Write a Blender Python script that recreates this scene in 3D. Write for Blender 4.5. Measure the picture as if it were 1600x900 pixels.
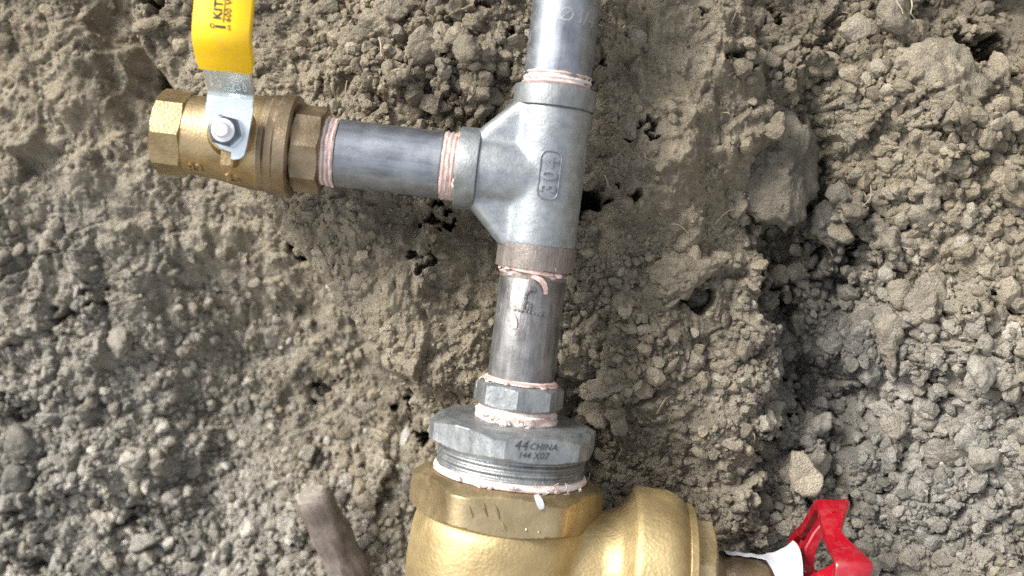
import bpy, bmesh, math, random
import numpy as np
from mathutils import Matrix, Vector, Euler

R_ = math.radians
scene = bpy.context.scene
for _o in list(bpy.data.objects):
    bpy.data.objects.remove(_o)

# ------------------------------------------------------------------ camera, sky, sun, exposure
FPX, DIST = 1800.0, 0.573           # focal length in photo pixels, metres from the lens to the pipes
PITCH = 30.0                        # the bank leans back: camera looks 60 degrees down onto it
W = Matrix.Rotation(R_(PITCH), 4, 'X')
cam_d = bpy.data.cameras.new('camera')
cam = bpy.data.objects.new('camera', cam_d)
scene.collection.objects.link(cam)
cam.matrix_world = W @ Matrix.Translation((0, 0, DIST))
cam_d.sensor_width = 36.0
cam_d.lens = 36.0 * FPX / 1600.0
cam_d.clip_start = 0.01
cam_d.clip_end = 500
cam_d.dof.use_dof = True
cam_d.dof.focus_distance = 0.596
cam_d.dof.aperture_fstop = 6.8
scene.camera = cam

SUN_PHOTO = Vector((-0.62, 0.54, 0.56)).normalized()    # towards the sun, in the frame of the bank
sun_dir = (W.to_3x3() @ SUN_PHOTO).normalized()
sun_el = math.asin(sun_dir.z)
sun_az = math.atan2(sun_dir.x, sun_dir.y)
world = bpy.data.worlds.new('World')
scene.world = world
world.use_nodes = True
wn = world.node_tree
wn.nodes.clear()
sky = wn.nodes.new('ShaderNodeTexSky')
sky.sky_type = 'NISHITA'
sky.sun_disc = False
sky.sun_elevation = sun_el
sky.sun_rotation = sun_az
sky.dust_density = 3.0
hs = wn.nodes.new('ShaderNodeHueSaturation')
hs.inputs['Saturation'].default_value = 0.30
bg = wn.nodes.new('ShaderNodeBackground')
bg.inputs['Strength'].default_value = 0.092
wo = wn.nodes.new('ShaderNodeOutputWorld')
wn.links.new(sky.outputs[0], hs.inputs['Color'])
wn.links.new(hs.outputs[0], bg.inputs[0])
wn.links.new(bg.outputs[0], wo.inputs[0])
sun_d = bpy.data.lights.new('sun', 'SUN')
sun_d.energy = 1.5
sun_d.angle = R_(24)
sun_d.color = (1.0, 0.955, 0.885)
sun = bpy.data.objects.new('sun', sun_d)
scene.collection.objects.link(sun)
sun.rotation_euler = sun_dir.to_track_quat('Z', 'Y').to_euler()
sun.location = sun_dir * 5
vs = scene.view_settings
vs.view_transform = 'Standard'
vs.look = 'None'
vs.gamma = 1.0
vs.exposure = 1.86
vs.use_curve_mapping = False
scene.cycles.max_bounces = 6
scene.cycles.use_denoising = False

C = scene.collection


# ------------------------------------------------------------------ small helpers
def at(px, py, z=0.0):
    """a point z metres in front of the pipes (bank frame), named by its place in the photograph"""
    k = (DIST - z) / FPX
    return Vector(((px - 800) * k, (450 - py) * k, z))


def tag(o, label, cat=None, group=None, kind=None):
    if label: o['label'] = label
    if cat: o['category'] = cat
    if group: o['group'] = group
    if kind: o['kind'] = kind
    return o


def empty(name, mat):
    o = bpy.data.objects.new(name, None)
    C.objects.link(o)
    o.empty_display_size = 0.01
    o.matrix_world = mat
    return o


def mesh_obj(name, me, mat, parent=None, world=None):
    o = bpy.data.objects.new(name, me)
    C.objects.link(o)
    if mat is not None:
        me.materials.clear()
        me.materials.append(mat)
    if parent is not None:
        o.parent = parent
    if world is not None:
        o.matrix_world = world
    return o


class MB:
    """collects rings, prisms and sweeps; build() makes one mesh object"""
    def __init__(s):
        s.v, s.f = [], []

    def add(s, vs, fs, M=None):
        b = len(s.v)
        if M is not None:
            vs = [M @ Vector(p) for p in vs]
        s.v += [tuple(p) for p in vs]
        s.f += [tuple(i + b for i in f) for f in fs]
        return s

    def rings(s, rings, M=None, closed=True, cap0=False, cap1=False):
        n = len(rings[0])
        vs = [p for r in rings for p in r]
        fs = []
        for i in range(len(rings) - 1):
            for j in range(n if closed else n - 1):
                k = (j + 1) % n
                fs.append((i * n + j, i * n + k, (i + 1) * n + k, (i + 1) * n + j))
        if cap0: fs.append(tuple(range(n - 1, -1, -1)))
        if cap1: fs.append(tuple((len(rings) - 1) * n + j for j in range(n)))
        return s.add(vs, fs, M)

    def lathe(s, prof, n=72, M=None, cap0=False, cap1=False, fn=None):
        rings = []
        for (z, r) in prof:
            ring = []
            for j in range(n):
                a = 2 * math.pi * j / n
                rr = r if fn is None else fn(a, z, r)
                ring.append((rr * math.cos(a), rr * math.sin(a), z))
            rings.append(ring)
        return s.rings(rings, M, True, cap0, cap1)

    def nut(s, sides, apo, z0, z1, rot=0.0, ch0=0.0, ch1=0.0, inner=None, M=None, per=10, slope=0.55, round_=0.0):
        """polygon prism with turned (conical) chamfers; rot = angle of a vertex"""
        Rc = apo / math.cos(math.pi / sides)
        n = sides * per
        h = z1 - z0
        zs = [z0]
        m = 9
        span0 = (Rc - apo + ch0) * slope if ch0 else 0
        span1 = (Rc - apo + ch1) * slope if ch1 else 0
        for i in range(1, m + 1):
            if ch0: zs.append(z0 + span0 * i / m)
        for i in range(m, 0, -1):
            if ch1: zs.append(z1 - span1 * i / m)
        zs.append(z1)
        zs = sorted(set(round(z, 7) for z in zs))
        rings = []
        for z in zs:
            ring = []
            for j in range(n):
                a = rot + 2 * math.pi * j / n
                d = (a - rot) % (2 * math.pi / sides) - math.pi / sides
                r = apo / math.cos(d)
                if round_: r = min(r, Rc - round_ * (Rc - apo))
                if ch0: r = min(r, apo - ch0 + (z - z0) / slope)
                if ch1: r = min(r, apo - ch1 + (z1 - z) / slope)
                ring.append((r * math.cos(a), r * math.sin(a), z))
            rings.append(ring)
        if inner:
            def circ(z): return [(inner * math.cos(rot + 2 * math.pi * j / n), inner * math.sin(rot + 2 * math.pi * j / n), z) for j in range(n)]
            rings = [circ(z0)] + rings + [circ(z1)]
            return s.rings(rings, M)
        return s.rings(rings, M, True, True, True)

    def box(s, sx, sy, sz, M=None, bev=0.0):
        x, y, z = sx / 2, sy / 2, sz / 2
        if not bev:
            vs = [(a, b, c) for c in (-z, z) for (a, b) in ((-x, -y), (x, -y), (x, y), (-x, y))]
            return s.add(vs, [(3, 2, 1, 0), (4, 5, 6, 7), (0, 1, 5, 4), (1, 2, 6, 5), (2, 3, 7, 6), (3, 0, 4, 7)], M)
        def ring(c, k):
            a, b = x - k, y - k
            e = bev
            return [(-a + e, -b, c), (a - e, -b, c), (a, -b + e, c), (a, b - e, c), (a - e, b, c), (-a + e, b, c), (-a, b - e, c), (-a, -b + e, c)]
        return s.rings([ring(-z, bev), ring(-z + bev, 0), ring(z - bev, 0), ring(z, bev)], M, True, True, True)

    def tube(s, pts, rad, n=8, caps=True):
        pts = [Vector(p) for p in pts]
        rings = []
        up = Vector((0.3, 0.2, 0.93))
        for i, p in enumerate(pts):
            t = (pts[min(i + 1, len(pts) - 1)] - pts[max(i - 1, 0)]).normalized()
            a = t.cross(up)
            if a.length < 1e-5: a = t.cross(Vector((1, 0, 0)))
            a.normalize()
            b = t.cross(a)
            r = rad[i] if isinstance(rad, (list, tuple)) else rad
            rings.append([p + (a * math.cos(2 * math.pi * j / n) + b * math.sin(2 * math.pi * j / n)) * r for j in range(n)])
        return s.rings(rings, None, True, caps, caps)

    def mesh(s, name, smooth=True, angle=35):
        me = bpy.data.meshes.new(name)
        me.from_pydata(s.v, [], s.f)
        bm = bmesh.new()
        bm.from_mesh(me)
        bmesh.ops.recalc_face_normals(bm, faces=bm.faces)
        bm.to_mesh(me)
        bm.free()
        if smooth:
            me.polygons.foreach_set('use_smooth', [True] * len(me.polygons))
            me.set_sharp_from_angle(angle=R_(angle))
        return me

    def build(s, name, mat, parent=None, smooth=True, angle=35, world=None):
        return mesh_obj(name, s.mesh(name, smooth, angle), mat, parent, world)

    def cast(s, name, mat, parent, voxel, smooth_iter, factor=0.5):
        """weld the closed shapes into one casting with soft inside corners"""
        me = bpy.data.meshes.new('tmp')
        me.from_pydata(s.v, [], s.f)
        bm = bmesh.new(); bm.from_mesh(me)
        bmesh.ops.recalc_face_normals(bm, faces=bm.faces)
        bm.to_mesh(me); bm.free()
        o = bpy.data.objects.new('tmp', me)
        C.objects.link(o)
        m = o.modifiers.new('r', 'REMESH'); m.mode = 'VOXEL'; m.voxel_size = voxel; m.use_smooth_shade = True
        m = o.modifiers.new('s', 'SMOOTH'); m.iterations = smooth_iter; m.factor = factor
        dg = bpy.context.evaluated_depsgraph_get()
        out = bpy.data.meshes.new_from_object(o.evaluated_get(dg))
        out.name = name
        bpy.data.objects.remove(o); bpy.data.meshes.remove(me)
        out.polygons.foreach_set('use_smooth', [True] * len(out.polygons))
        return mesh_obj(name, out, mat, parent)


def text_geo(txt, size, extrude, align='CENTER', shear=0.0, spacing=1.0, offset=0.0):
    cu = bpy.data.curves.new('t', 'FONT')
    cu.body = txt
    cu.size = size
    cu.extrude = extrude
    cu.shear = shear
    cu.offset = offset
    cu.space_character = spacing
    cu.align_x = align
    cu.align_y = 'CENTER'
    cu.resolution_u = 3
    o = bpy.data.objects.new('t', cu)
    C.objects.link(o)
    dg = bpy.context.evaluated_depsgraph_get()
    me = bpy.data.meshes.new_from_object(o.evaluated_get(dg))
    bm = bmesh.new(); bm.from_mesh(me)
    bmesh.ops.triangulate(bm, faces=bm.faces)
    bmesh.ops.subdivide_edges(bm, edges=[e for e in bm.edges if e.calc_length() > size * 0.25], cuts=2)
    vs = [v.co.copy() for v in bm.verts]
    bm.verts.index_update()
    fs = [tuple(v.index for v in f.verts) for f in bm.faces]
    bm.free()
    bpy.data.objects.remove(o); bpy.data.meshes.remove(me); bpy.data.curves.remove(cu)
    return vs, fs


def text_on_cyl(mb, txt, size, rad, z0, ang0, turn=0.0, depth=0.0006, **kw):
    """lettering wrapped on a cylinder about local Z; ang0 = where it sits, turn = rotation in its own plane"""
    vs, fs = text_geo(txt, size, depth, **kw)
    c, s = math.cos(turn), math.sin(turn)
    out = []
    for p in vs:
        x, y = c * p.x - s * p.y, s * p.x + c * p.y
        a = ang0 + x / rad
        r = rad + p.z
        out.append((r * math.cos(a), r * math.sin(a), z0 + y))
    mb.add(out, fs)
    return mb


# ------------------------------------------------------------------ materials
def new_mat(name):
    m = bpy.data.materials.new(name)
    m.use_nodes = True
    nt = m.node_tree
    nt.nodes.clear()
    out = nt.nodes.new('ShaderNodeOutputMaterial')
    b = nt.nodes.new('ShaderNodeBsdfPrincipled')
    nt.links.new(b.outputs[0], out.inputs[0])
    return m, nt, b


class NT:
    def __init__(s, nt): s.nt = nt
    def n(s, t, **kw):
        x = s.nt.nodes.new('ShaderNode' + t)
        for k, v in kw.items(): setattr(x, k, v)
        return x
    def l(s, a, b): s.nt.links.new(a, b)
    def coord(s, which='Object'):
        return s.n('TexCoord').outputs[which]
    def mapping(s, vec, scale=(1, 1, 1), loc=(0, 0, 0), rot=(0, 0, 0)):
        m = s.n('Mapping'); m.inputs['Scale'].default_value = scale; m.inputs['Location'].default_value = loc; m.inputs['Rotation'].default_value = rot
        s.l(vec, m.inputs['Vector']); return m.outputs[0]
    def noise(s, vec, scale, detail=4, rough=0.55, dist=0.0):
        x = s.n('TexNoise'); x.inputs['Scale'].default_value = scale; x.inputs['Detail'].default_value = detail
        x.inputs['Roughness'].default_value = rough; x.inputs['Distortion'].default_value = dist
        if vec is not None: s.l(vec, x.inputs['Vector'])
        return x.outputs['Fac']
    def voro(s, vec, scale, feature='F1', out='Distance'):
        x = s.n('TexVoronoi'); x.feature = feature; x.inputs['Scale'].default_value = scale
        s.l(vec, x.inputs['Vector']); return x.outputs[out]
    def ramp(s, fac, stops, interp='LINEAR'):
        r = s.n('ValToRGB'); e = r.color_ramp.elements; r.color_ramp.interpolation = interp
        while len(e) > 1: e.remove(e[-1])
        e[0].position, e[0].color = stops[0][0], col(stops[0][1])
        for p, c in stops[1:]:
            k = e.new(p); k.color = col(c)
        s.l(fac, r.inputs[0]); return r.outputs[0]
    def mix(s, fac, a, b, mode='MIX'):
        m = s.n('Mix'); m.data_type = 'RGBA'; m.blend_type = mode
        for v, i in ((fac, 0), (a, 6), (b, 7)):
            if isinstance(v, (int, float)): m.inputs[i].default_value = v if i == 0 else col(v)
            elif isinstance(v, tuple): m.inputs[i].default_value = col(v)
            else: s.l(v, m.inputs[i])
        return m.outputs[2]
    def math(s, op, a, b=None, clamp=False):
        m = s.n('Math'); m.operation = op; m.use_clamp = clamp
        for v, i in ((a, 0), (b, 1)):
            if v is None: continue
            if isinstance(v, (int, float)): m.inputs[i].default_value = v
            else: s.l(v, m.inputs[i])
        return m.outputs[0]
    def bump(s, h, strength=0.3, dist=0.001, normal=None):
        b = s.n('Bump'); b.inputs['Strength'].default_value = strength; b.inputs['Distance'].default_value = dist
        s.l(h, b.inputs['Height'])
        if normal is not None: s.l(normal, b.inputs['Normal'])
        return b.outputs[0]
    def attr(s, name, out='Fac', typ='GEOMETRY'):
        a = s.n('Attribute'); a.attribute_name = name; a.attribute_type = typ
        return a.outputs[out]


def col(c):
    if isinstance(c, (int, float)): return (c, c, c, 1)
    return tuple(c) + (1,) if len(c) == 3 else tuple(c)


TAN_A, TAN_B = (0.345, 0.298, 0.218), (0.135, 0.112, 0.079)
GREY_A, GREY_B = (0.385, 0.364, 0.318), (0.15, 0.142, 0.125)


def soil_mat(name, source):
    """source 'VERT': attributes grey / wet / val per vertex; 'OBJ': the same three as object properties"""
    m, nt, b = new_mat(name)
    t = NT(nt)
    co = t.coord('Object')
    if source == 'OBJ': co = t.mapping(co, scale=(.007, .007, .007))
    typ = 'GEOMETRY' if source == 'VERT' else 'OBJECT'
    grey, wet, val = t.attr('grey', 'Fac', typ), t.attr('wet', 'Fac', typ), t.attr('val', 'Fac', typ)
    k = 1.0
    n1 = t.noise(co, 28 * k, 5, 0.6)
    n2 = t.noise(co, 190 * k, 5, 0.65)
    n3 = t.noise(co, 900 * k, 3, 0.7)
    f = t.math('ADD', t.math('MULTIPLY', n1, 0.35), t.math('ADD', t.math('MULTIPLY', n2, 0.42), t.math('MULTIPLY', n3, 0.43)))
    tan = t.ramp(f, [(0.40, TAN_B), (0.78, TAN_A)])
    gry = t.ramp(f, [(0.40, GREY_B), (0.78, GREY_A)])
    c = t.mix(grey, tan, gry)
    # pale mineral flecks
    fl = t.ramp(t.voro(co, 420), [(0.0, 1.0), (0.10, 1.0), (0.17, 0.0)])
    fm = t.ramp(t.noise(co, 130, 3), [(0.52, 0.0), (0.66, 0.75)])
    c = t.mix(t.math('MULTIPLY', fl, fm), c, (0.46, 0.43, 0.36))
    wm = t.n('Mix'); wm.data_type = 'RGBA'; wm.blend_type = 'MULTIPLY'
    c = t.mix(wet, c, t.mix(1.0, c, (0.36, 0.375, 0.40), 'MULTIPLY'))
    vv = t.n('CombineColor')
    for i in range(3): t.l(val, vv.inputs[i])
    c = t.mix(1.0, c, vv.outputs[0], 'MULTIPLY')
    t.l(c, b.inputs['Base Color'])
    rg = t.math('SUBTRACT', 0.95, t.math('MULTIPLY', wet, 0.32))
    t.l(rg, b.inputs['Roughness'])
    b.inputs['Specular IOR Level'].default_value = 0.25
    gv_ = t.math('SUBTRACT', 1.0, t.voro(co, 620), True)
    h = t.math('ADD', t.math('MULTIPLY', t.noise(co, 1500, 3, 0.75), 0.8), t.math('MULTIPLY', t.noise(co, 480, 4, 0.7), 0.8))
    h = t.math('ADD', h, t.math('MULTIPLY', gv_, 0.55))
    t.l(t.bump(h, 1.0, 0.0013), b.inputs['Normal'])
    return m


def galv_mat(name, light, dark, rough=0.42, metal=0.85, stain=0.35, brown=(0.16, 0.12, 0.10), streak=(1, 1, 0.12), bump=0.12, seed=0.0):
    m, nt, b = new_mat(name)
    t = NT(nt)
    co = t.mapping(t.coord('Object'), loc=(seed, seed * 0.7, seed * 0.3))
    n1 = t.noise(t.mapping(co, scale=streak), 260, 5, 0.62)
    n2 = t.noise(co, 75, 4, 0.6, 0.4)
    f = t.math('ADD', t.math('MULTIPLY', n1, 0.55), t.math('MULTIPLY', n2, 0.5))
    c = t.ramp(f, [(0.36, dark), (0.70, light)])
    st = t.ramp(t.noise(co, 110, 6, 0.7, 0.8), [(0.54, 0.0), (0.72, stain)])
    c = t.mix(st, c, brown)
    sp = t.ramp(t.voro(co, 330), [(0.0, 0.65), (0.09, 0.55), (0.15, 0.0)])
    sp = t.math('MULTIPLY', sp, t.ramp(t.noise(co, 60, 3), [(0.52, 0.0), (0.62, 1.0)]))
    c = t.mix(sp, c, tuple(min(1, x * 1.25 + 0.1) for x in light))
    t.l(c, b.inputs['Base Color'])
    t.l(t.math('SUBTRACT', metal, t.math('MULTIPLY', st, metal * 0.9)), b.inputs['Metallic'])
    r = t.math('ADD', rough - 0.12, t.math('MULTIPLY', n2, 0.26))
    r = t.math('ADD', r, t.math('MULTIPLY', st, 0.35), True)
    t.l(r, b.inputs['Roughness'])
    h = t.math('ADD', t.math('MULTIPLY', t.noise(t.mapping(co, scale=streak), 900, 3, 0.6), 0.6), t.math('MULTIPLY', t.noise(co, 320, 5, 0.7), 0.7))
    t.l(t.bump(h, bump, 0.001), b.inputs['Normal'])
    return m


def brass_mat(name, light, dark, rough=0.42, metal=0.95, bump=0.25, grime=0.5, scale=1.0, seed=0.0):
    m, nt, b = new_mat(name)
    t = NT(nt)
    co = t.mapping(t.coord('Object'), loc=(seed, seed, seed * 0.4))
    n1 = t.noise(co, 60 * scale, 5, 0.6)
    c = t.ramp(n1, [(0.32, dark), (0.66, light)])
    g = t.ramp(t.noise(co, 95 * scale, 6, 0.7, 0.6), [(0.52, 0.0), (0.75, grime)])
    c = t.mix(g, c, (0.17, 0.125, 0.075))
    t.l(c, b.inputs['Base Color'])
    t.l(t.math('SUBTRACT', metal, t.math('MULTIPLY', g, 0.7)), b.inputs['Metallic'])
    r = t.math('ADD', rough - 0.1, t.math('MULTIPLY', n1, 0.2))
    t.l(t.math('ADD', r, t.math('MULTIPLY', g, 0.3), True), b.inputs['Roughness'])
    h = t.math('ADD', t.math('MULTIPLY', t.noise(co, 1100 * scale, 2, 0.6), 0.6), t.math('MULTIPLY', t.voro(co, 620 * scale), 0.5))
    h = t.math('ADD', h, t.math('MULTIPLY', t.noise(co, 240 * scale, 4, 0.65), 0.14))
    t.l(t.bump(h, bump, 0.0008), b.inputs['Normal'])
    return m


def plain_mat(name, c, rough=0.5, metal=0.0, var=0.15, scale=120, bump=0.05, spec=0.5, dirt=0.0, coat=0.0):
    m, nt, b = new_mat(name)
    t = NT(nt)
    co = t.coord('Object')
    n = t.noise(co, scale, 5, 0.6)
    k = tuple(x * (1 - var) for x in c)
    cc = t.ramp(n, [(0.35, k), (0.65, c)])
    if dirt:
        d = t.ramp(t.noise(co, 170, 6, 0.7, 0.5), [(0.5, 0.0), (0.72, dirt)])
        cc = t.mix(d, cc, (0.24, 0.2, 0.15))
        t.l(t.math('ADD', rough, t.math('MULTIPLY', d, 0.4), True), b.inputs['Roughness'])
    else:
        t.l(t.math('ADD', rough - 0.06, t.math('MULTIPLY', n, 0.12)), b.inputs['Roughness'])
    t.l(cc, b.inputs['Base Color'])
    b.inputs['Metallic'].default_value = metal
    b.inputs['Specular IOR Level'].default_value = spec
    b.inputs['Coat Weight'].default_value = coat
    t.l(t.bump(t.noise(co, 700, 4, 0.6), bump, 0.0006), b.inputs['Normal'])
    return m


def tape_mat(name, pink, white, period, dirt=0.3):
    """pink thread-seal tape: paler where it is stretched over each thread"""
    m, nt, b = new_mat(name)
    t = NT(nt)
    co = t.coord('Object')
    sep = t.n('SeparateXYZ'); t.l(co, sep.inputs[0])
    wob = t.math('MULTIPLY', t.noise(co, 160, 3), period * 1.1)
    ph = t.math('MULTIPLY', t.math('ADD', sep.outputs[2], wob), 2 * math.pi / period)
    s = t.math('ADD', t.math('MULTIPLY', t.math('SINE', ph), 0.35), t.noise(co, 240, 4))
    c = t.ramp(s, [(0.25, tuple(x * 0.8 for x in pink)), (0.5, pink), (0.85, white)])
    d = t.ramp(t.noise(co, 300, 5, 0.7), [(0.55, 0.0), (0.8, dirt)])
    c = t.mix(d, c, (0.34, 0.26, 0.2))
    t.l(c, b.inputs['Base Color'])
    b.inputs['Roughness'].default_value = 0.6
    b.inputs['Subsurface Weight'].default_value = 0.0
    t.l(t.bump(t.noise(t.mapping(co, scale=(0.3, 0.3, 1.5)), 1200, 4, 0.7), 0.5, 0.0008), b.inputs['Normal'])
    return m


M = {}
M['soil'] = soil_mat('soil', 'VERT')
M['clod'] = soil_mat('clod_earth', 'OBJ')
M['pipe'] = galv_mat('galvanised_pipe', (0.32, 0.345, 0.38), (0.15, 0.163, 0.184), 0.46, 0.88, 0.42, (0.22, 0.195, 0.165), streak=(1, 1, 0.14))
M['pipe_worn'] = galv_mat('worn_galvanised_pipe', (0.30, 0.295, 0.295), (0.085, 0.082, 0.08), 0.44, 0.8, 0.75, streak=(1, 1, 0.14), bump=0.3, seed=0.31)
M['tee'] = galv_mat('cast_galvanised_tee', (0.36, 0.385, 0.40), (0.20, 0.217, 0.226), 0.46, 0.78, 0.32, (0.24, 0.21, 0.17), streak=(1, 1, 1), bump=0.2, seed=0.11)
M['collar'] = galv_mat('dull_zinc_collar', (0.28, 0.298, 0.305), (0.15, 0.162, 0.166), 0.5, 0.7, 0.25, streak=(1, 1, 0.5), bump=0.3, seed=0.5)
M['collar_rusty'] = galv_mat('browned_zinc_collar', (0.27, 0.24, 0.215), (0.12, 0.10, 0.088), 0.5, 0.55, 0.5, streak=(1, 1, 0.2), bump=0.6, seed=0.9)
M['bushing'] = galv_mat('zinc_bushing', (0.38, 0.398, 0.402), (0.17, 0.182, 0.186), 0.45, 0.75, 0.3, streak=(1, 1, 0.6), bump=0.35, seed=0.7)
M['brass'] = brass_mat('cast_brass', (0.47, 0.36, 0.20), (0.27, 0.20, 0.105), 0.37, 0.93, 0.22, 0.35)
M['brass_dull'] = brass_mat('dull_brass', (0.33, 0.26, 0.17), (0.16, 0.12, 0.075), 0.40, 0.88, 0.22, 0.5, seed=0.2)
M['brass_gate'] = brass_mat('rough_cast_brass', (0.51, 0.40, 0.205), (0.34, 0.255, 0.125), 0.52, 0.82, 0.32, 0.25, 0.8, seed=0.4)
M['brass_neck'] = brass_mat('neck_brass', (0.46, 0.365, 0.21), (0.30, 0.23, 0.125), 0.42, 0.85, 0.25, 0.4, 0.8, seed=0.6)
M['steel'] = plain_mat('zinc_plated_lever', (0.72, 0.79, 0.81), 0.32, 0.95, 0.10, 90, 0.08)
M['steel_dark'] = plain_mat('dark_nut_steel', (0.13, 0.15, 0.17), 0.35, 0.9, 0.3, 300, 0.1)
M['stud'] = plain_mat('bright_stud_steel', (0.85, 0.85, 0.85), 0.32, 0.9, 0.15, 400, 0.2)
M['yellow'] = plain_mat('yellow_vinyl', (0.88, 0.545, 0.004), 0.40, 0.0, 0.10, 60, 0.10, dirt=0.26)
M['black'] = plain_mat('black_print', (0.02, 0.02, 0.018), 0.55, 0.0, 0.2, 500, 0.02)
M['punch'] = plain_mat('bright_punched_marks', (0.92, 0.94, 0.95), 0.35, 0.6, 0.05, 500, 0.02)
M['red'] = plain_mat('red_enamel', (0.28, 0.002, 0.011), 0.30, 0.0, 0.15, 60, 0.06, dirt=0.18, coat=0.4)
M['white'] = plain_mat('white_tag_paper', (0.40, 0.42, 0.44), 0.6, 0.0, 0.12, 200, 0.25)
M['tape'] = tape_mat('pink_seal_tape', (0.55, 0.375, 0.33), (0.70, 0.64, 0.615), 0.0023, 0.5)
M['tape_pale'] = tape_mat('pale_seal_tape', (0.60, 0.46, 0.42), (0.70, 0.67, 0.65), 0.0045, 0.4)
M['tape_flat'] = plain_mat('torn_tape', (0.62, 0.43, 0.385), 0.6, 0.0, 0.3, 400, 0.5, dirt=0.4)
M['stamp'] = plain_mat('dark_stamped_letters', (0.06, 0.06, 0.06), 0.6, 0.2, 0.3, 600, 0.05)
M['relief'] = plain_mat('worn_relief_letters', (0.36, 0.38, 0.39), 0.5, 0.7, 0.3, 300, 0.1)
M['root'] = plain_mat('dry_root', (0.36, 0.30, 0.21), 0.8, 0.0, 0.4, 200, 0.2)
M['stake'] = galv_mat('weathered_stake', (0.25, 0.215, 0.19), (0.075, 0.055, 0.045), 0.6, 0.05, 0.65, brown=(0.13, 0.075, 0.05), streak=(1, 1, 0.2), bump=0.8, seed=0.3)
M['stake_end'] = plain_mat('pale_broken_end', (0.27, 0.24, 0.20), 0.85, 0.0, 0.4, 150, 0.6)


# ------------------------------------------------------------------ numpy noise
def _h(ix, iy, iz, seed):
    with np.errstate(over='ignore'):
        x = (ix.astype(np.int64) * 374761393 + iy.astype(np.int64) * 668265263 + iz.astype(np.int64) * 1442695041 + seed * 974634777) & 0xFFFFFFFF
        x = ((x ^ (x >> 13)) * 1274126177) & 0xFFFFFFFF
        x = ((x ^ (x >> 16)) * 2246822519) & 0xFFFFFFFF
        x = x ^ (x >> 13)
    return (x & 0xFFFFFF) / float(0x1000000)


def perlin2(x, y, seed=0):
    ix, iy = np.floor(x), np.floor(y)
    fx, fy = x - ix, y - iy
    z = np.zeros_like(ix)
    u, v = fx * fx * fx * (fx * (fx * 6 - 15) + 10), fy * fy * fy * (fy * (fy * 6 - 15) + 10)
    def g(dx, dy):
        a = _h(ix + dx, iy + dy, z, seed) * 2 * np.pi
        return np.cos(a) * (fx - dx) + np.sin(a) * (fy - dy)
    return ((g(0, 0) * (1 - u) + g(1, 0) * u) * (1 - v) + (g(0, 1) * (1 - u) + g(1, 1) * u) * v) * 1.5


def fbm2(x, y, octs=4, seed=0, gain=0.5):
    s, a, t = np.zeros_like(x), 1.0, 0.0
    for o in range(octs):
        s += a * perlin2(x * 2 ** o + 17.3 * o, y * 2 ** o - 9.1 * o, seed + o)
        t += a
        a *= gain
    return s / t


def worley(x, y, seed=0, jit=0.9):
    """F1, F2, three random numbers of the nearest cell and the offset to its centre"""
    ix, iy = np.floor(x), np.floor(y)
    f1 = np.full_like(x, 9.0); f2 = np.full_like(x, 9.0)
    cx, cy = np.zeros_like(x), np.zeros_like(x)
    dx1, dy1 = np.zeros_like(x), np.zeros_like(x)
    z = np.zeros_like(ix)
    for j in (-1, 0, 1):
        for i in (-1, 0, 1):
            gx, gy = ix + i, iy + j
            ox = gx + 0.5 + jit * (_h(gx, gy, z, seed) - 0.5)
            oy = gy + 0.5 + jit * (_h(gx, gy, z + 1, seed) - 0.5)
            dx, dy = x - ox, y - oy
            d = np.sqrt(dx * dx + dy * dy)
            m = d < f1
            f2 = np.where(m, f1, np.minimum(f2, d))
            f1 = np.where(m, d, f1)
            cx = np.where(m, gx, cx); cy = np.where(m, gy, cy)
            dx1 = np.where(m, dx, dx1); dy1 = np.where(m, dy, dy1)
    r = [_h(cx, cy, z + k, seed + 5) for k in (2, 3, 4)]
    return f1, f2, r[0], r[1], r[2], dx1, dy1


def sstep(a, b, x):
    t = np.clip((x - a) / (b - a), 0, 1)
    return t * t * (3 - 2 * t)


def noise3(p, seed=0):
    ip = np.floor(p); f = p - ip
    u = f * f * (3 - 2 * f)
    s = 0
    for dx in (0, 1):
        for dy in (0, 1):
            for dz in (0, 1):
                w = (u[:, 0] if dx else 1 - u[:, 0]) * (u[:, 1] if dy else 1 - u[:, 1]) * (u[:, 2] if dz else 1 - u[:, 2])
                s = s + w * _h(ip[:, 0] + dx, ip[:, 1] + dy, ip[:, 2] + dz, seed)
    return s * 2 - 1


def fbm3(p, octs=4, seed=0):
    s, a = 0, 1.0
    for o in range(octs):
        s = s + a * noise3(p * 2 ** o + 3.7 * o, seed + o)
        a *= 0.5
    return s


# ------------------------------------------------------------------ the soil bank
# depth of the bare soil behind the pipes (metres, negative = farther), by place
CTRL = [(950, 40, -.034), (1000, 250, -.030), (900, 320, -.055), (760, 120, -.032), (640, 60, -.048), (560, 170, -.050), (480, 60, -.085),
        (700, 420, -.062), (560, 380, -.080), (620, 520, -.088), (720, 600, -.080), (690, 690, -.125), (1000, 500, -.055), (950, 640, -.065), (1020, 720, -.075),
        (1150, 120, -.045), (1150, 600, -.062), (1150, 800, -.080), (1290, 850, -.072), (1330, 250, -.060), (1290, 480, -.092), (1280, 640, -.090),
        (1450, 180, -.030), (1570, 330, -.020), (1480, 520, -.040), (1570, 600, -.025), (1450, 800, -.045), (1580, 850, -.030), (1560, 40, -.120), (1450, 10, -.105),
        (340, 60, -.125), (250, 250, -.175), (100, 100, -.180), (40, 300, -.215), (300, 420, -.220), (430, 520, -.240), (540, 640, -.245),
        (200, 600, -.235), (60, 600, -.250), (60, 850, -.265), (300, 850, -.250), (480, 780, -.235), (590, 860, -.200), (800, 900, -.110),
        (-150, 400, -.30), (1750, 400, -.02), (800, -150, -.05), (800, 1080, -.09), (-100, -100, -.22), (1750, -100, -.09), (1750, 1050, -.02), (-100, 1050, -.32)]
_cp = np.array([list(at(*c)) for c in CTRL])
_cx, _cz = _cp[:, :2] / 0.1, _cp[:, 2]


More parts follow.
